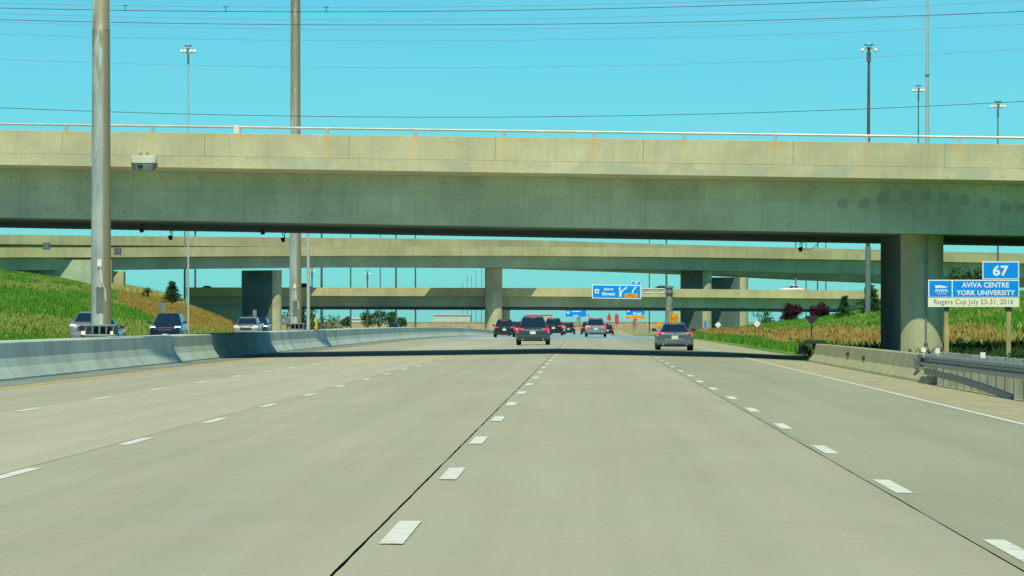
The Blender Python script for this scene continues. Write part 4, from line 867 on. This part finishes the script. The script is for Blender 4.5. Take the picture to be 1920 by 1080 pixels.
    pz = bl*.72; obj('licence_plate', bx(B(), -.155, .155, e-.022, e+.03, pz-.085, pz+.075, .006), M[plate_m], o); obj('plate_garnish', bx(B(), -w*.42, w*.42, e-.03, e+.06, pz+.095, pz+.135, .012), M['chrome'] if bright else M['trim'], o)
    if style == 'sedan': obj('trunk_trim', bx(B(), -w*.52, w*.52, e-.035, e+.06, bl*.585, bl*.625, .012), M['chrome'], o)
    bm = lathe(B(), [(.005,0),(.05,0),(.05,.012),(.005,.016)], 10); bmesh.ops.rotate(bm, verts=bm.verts, matrix=Matrix.Rotation(math.pi/2,3,'X')); bmesh.ops.translate(bm, verts=bm.verts, vec=(0,e-.004,bl*.9)); obj('emblem', bm, M['chrome'], o)
    obj('high_brake_light', bx(B(), -.14, .14, r1-.02, r1+.1, H-.075, H-.045, .005), M['tail'], o)
    if bright:
        for sgn in (-1,1):
            bm = tube(B(), [(sgn*w*.62,e-.06,.30),(sgn*w*.62,e+.2,.30)], .04, 8); obj('exhaust_tip', bm, M['chrome'], o)
    # front
    for sgn in (-1,1):
        bm = bx(B(), min(sgn*w*.60,sgn*w*.91), max(sgn*w*.60,sgn*w*.91), f-.40, f-.03, bl*.72, bl*.88, .04)
        for v in bm.verts: v.co.y -= max(0, abs(v.co.x)-w*.6)*.55
        obj('headlight', bm, M[lit] if lit else M['lampglass'], o)
        obj('fog_light', bx(B(), sgn*w*.66-.06, sgn*w*.66+.06, f-.12, f-.0, .36, .43, .01), M['lampglass'], o)
        bm = bx(B(), -.10, .10, -.05, .06, -.07, .07, .03); bmesh.ops.translate(bm, verts=bm.verts, vec=(sgn*(w+.06), f0-.32, bl+.10)); bx(bm, min(sgn*(w-.12),sgn*w), max(sgn*(w-.12),sgn*w), f0-.33, f0-.28, bl+.02, bl+.07); obj('wing_mirror', bm, M['trim'] if extra != 'paintmirror' else pm, o)
    obj('grille', bx(B(), -w*.46, w*.46, f-.07, f+.012, bl*.60, bl*.80, .02), M['trim'], o); obj('grille_bar', bx(B(), -w*.44, w*.44, f+.0, f+.018, bl*.69, bl*.705, .005), M['chrome'], o)
    obj('front_bumper', bx(B(), -w*.80, w*.80, f-.2, f+.03, bl*.30, bl*.50, .05), pm, o); obj('front_plate', bx(B(), -.155,.155, f+.03, f+.05, bl*.34, bl*.34+.15, .005), M['plate'], o)
    obj('wiper', bx(B(), -w*.5, w*.45, f0-.0, f0+.03, z0+.06, z0+.085), M['trim'], o)
    if style == 'suv':
        for sgn in (-1,1): obj('roof_rail', tube(B(), [(sgn*wt*.86,r1+.2,H-.04),(sgn*wt*.86,r1+.35,H+.03),(sgn*wt*.86,f1-.35,H+.03),(sgn*wt*.86,f1-.2,H-.03)], .018, 6), M['galvdark'], o)
    return o
def lathe_x(r, x0, x1, yc, zc):
    bm = B(); n = 18; a, b = [], []
    for q in range(n):
        t = 2*math.pi*q/n; zz = max(zc+r*math.sin(t), .2); a.append(bm.verts.new((x0, yc+r*math.cos(t), zz))); b.append(bm.verts.new((x1, yc+r*math.cos(t), zz)))
    bm.faces.new(a); bm.faces.new(b[::-1])
    for q in range(n): bm.faces.new((a[q], b[q], b[(q+1)%n], a[(q+1)%n]))
    bmesh.ops.recalc_face_normals(bm, faces=bm.faces[:]); return bm
pg = paint('dark grey metallic paint', (.05,.085,.11)); pgs = paint('grey metallic paint', (.20,.27,.36), .2, .55); psil = paint('light blue silver paint', (.30,.34,.36), .25, .5); pbl = paint('black paint', (.012,.016,.018), .3)
pnav = paint('dark blue paint', (.006,.012,.04), .25, .2); psilver = paint('silver paint', (.42,.42,.40), .3, .5); pmini = paint('pale blue silver paint', (.30,.34,.42), .3, .4); pdk = paint('dark charcoal blue paint', (.03,.035,.05), .3); pplum = paint('dark plum paint', (.07,.02,.05), .3); pwhite = paint('white car paint', (.7,.7,.68), .3, 0)
car('dark grey crossover driving away in the lane left of centre', 999, 240.5, pg, 4.6, 1.80, 1.55, rear_slant=.66, topw=.62)
car('grey sedan with chrome trim driving away in the right lane', 1265.5, 210.5, pgs, 4.7, 1.76, 1.335, 'sedan', zg=rz(4.15,210)-.02, extra=None)
car('light blue silver crossover with its left indicator lit', 1117, 372, psil, 4.5, 1.79, 1.58, tailm=('amber','tail'), rear_slant=.6)
car('black crossover driving away, left of the dark grey crossover', 945.5, 382, pbl, 4.6, 1.84, 1.52, bright=False)
car('dark plum car half hidden behind the dark grey crossover on its left', 969, 440, pplum, 4.5, 1.8, 1.42, 'sedan', bright=False)
car('black van-like crossover peeking out right of the dark grey crossover', 1037.5, 425, pbl, 4.7, 1.85, 1.66, bright=False)
car('silver sedan ahead of the black crossover peeking out on the right', 1046, 505, psilver, 4.6, 1.8, 1.5, 'sedan')
car('dark truck-like car far ahead in the centre lane with white plates', 1066, 590, pbl, 4.6, 1.75, 1.6)
car('dark car hidden behind the left side of the light blue silver crossover', 1103, 520, pplum, 4.5, 1.78, 1.5, bright=False)
car('dark car far ahead right of the light blue silver crossover', 1139.5, 640, pbl, 4.5, 1.75, 1.5)
G2 = 'oncoming cars beyond the median barrier'
car('dark blue crossover coming towards the camera with white headlamps', 309, 262, pnav, 4.8, 1.93, 1.74, toward=True, zg=-.02, group=G2, lit='headwhite', belt=.635)
car('silver crossover coming towards the camera near the wide left pier', 460.5, 322, psilver, 4.6, 1.84, 1.62, toward=True, zg=-.08, group=G2, lit='headlit', belt=.68)
car('dark oncoming car just behind the silver crossover', 482, 370, pdk, 4.6, 1.8, 1.62, toward=True, zg=-.1, group=G2, lit='headwhite', belt=.67)
car('pale silver oncoming minivan left of the near pole', 160, 246, pmini, 4.9, 1.9, 1.78, toward=True, zg=.02, group=G2, lit='headlit', extra='paintmirror', belt=.68)
car('dark oncoming sedan mostly hidden behind the near pole base', 184, 216, pdk, 4.6, 1.80, 1.36, 'sedan', toward=True, zg=-.02, group=G2, lit='headlit')
car('far dark oncoming car on the opposite road under the lower bridge', 737.5, 690, pbl, 4.6, 1.8, 1.55, toward=True, zg=-.72, group=G2)
G3 = 'cars crossing on the lower bridge'
def cross(px, lab, p, H, style, d): 
    x = (px-CX)*752.5/F; o = car(lab, px, 752.5, p, 4.5, 1.8, H, style, x=x, zg=5.72, group=G3); o.location.y = 753.5; o.rotation_euler = (0,0,math.pi/2*d); return o
cross(574, 'dark crossover crossing on the lower bridge beside the second tall pole', pnav, 1.75, 'suv', -1)
cross(1236, 'dark sedan roof crossing on the lower bridge left of the exit sign mast', pdk, 1.42, 'sedan', 1)
cross(1484, 'white car roof crossing on the lower bridge on the right', pwhite, 1.50, 'sedan', 1)
cross(392, 'dark red car top crossing on the shaded left end of the lower bridge', pplum, 1.38, 'sedan', -1)
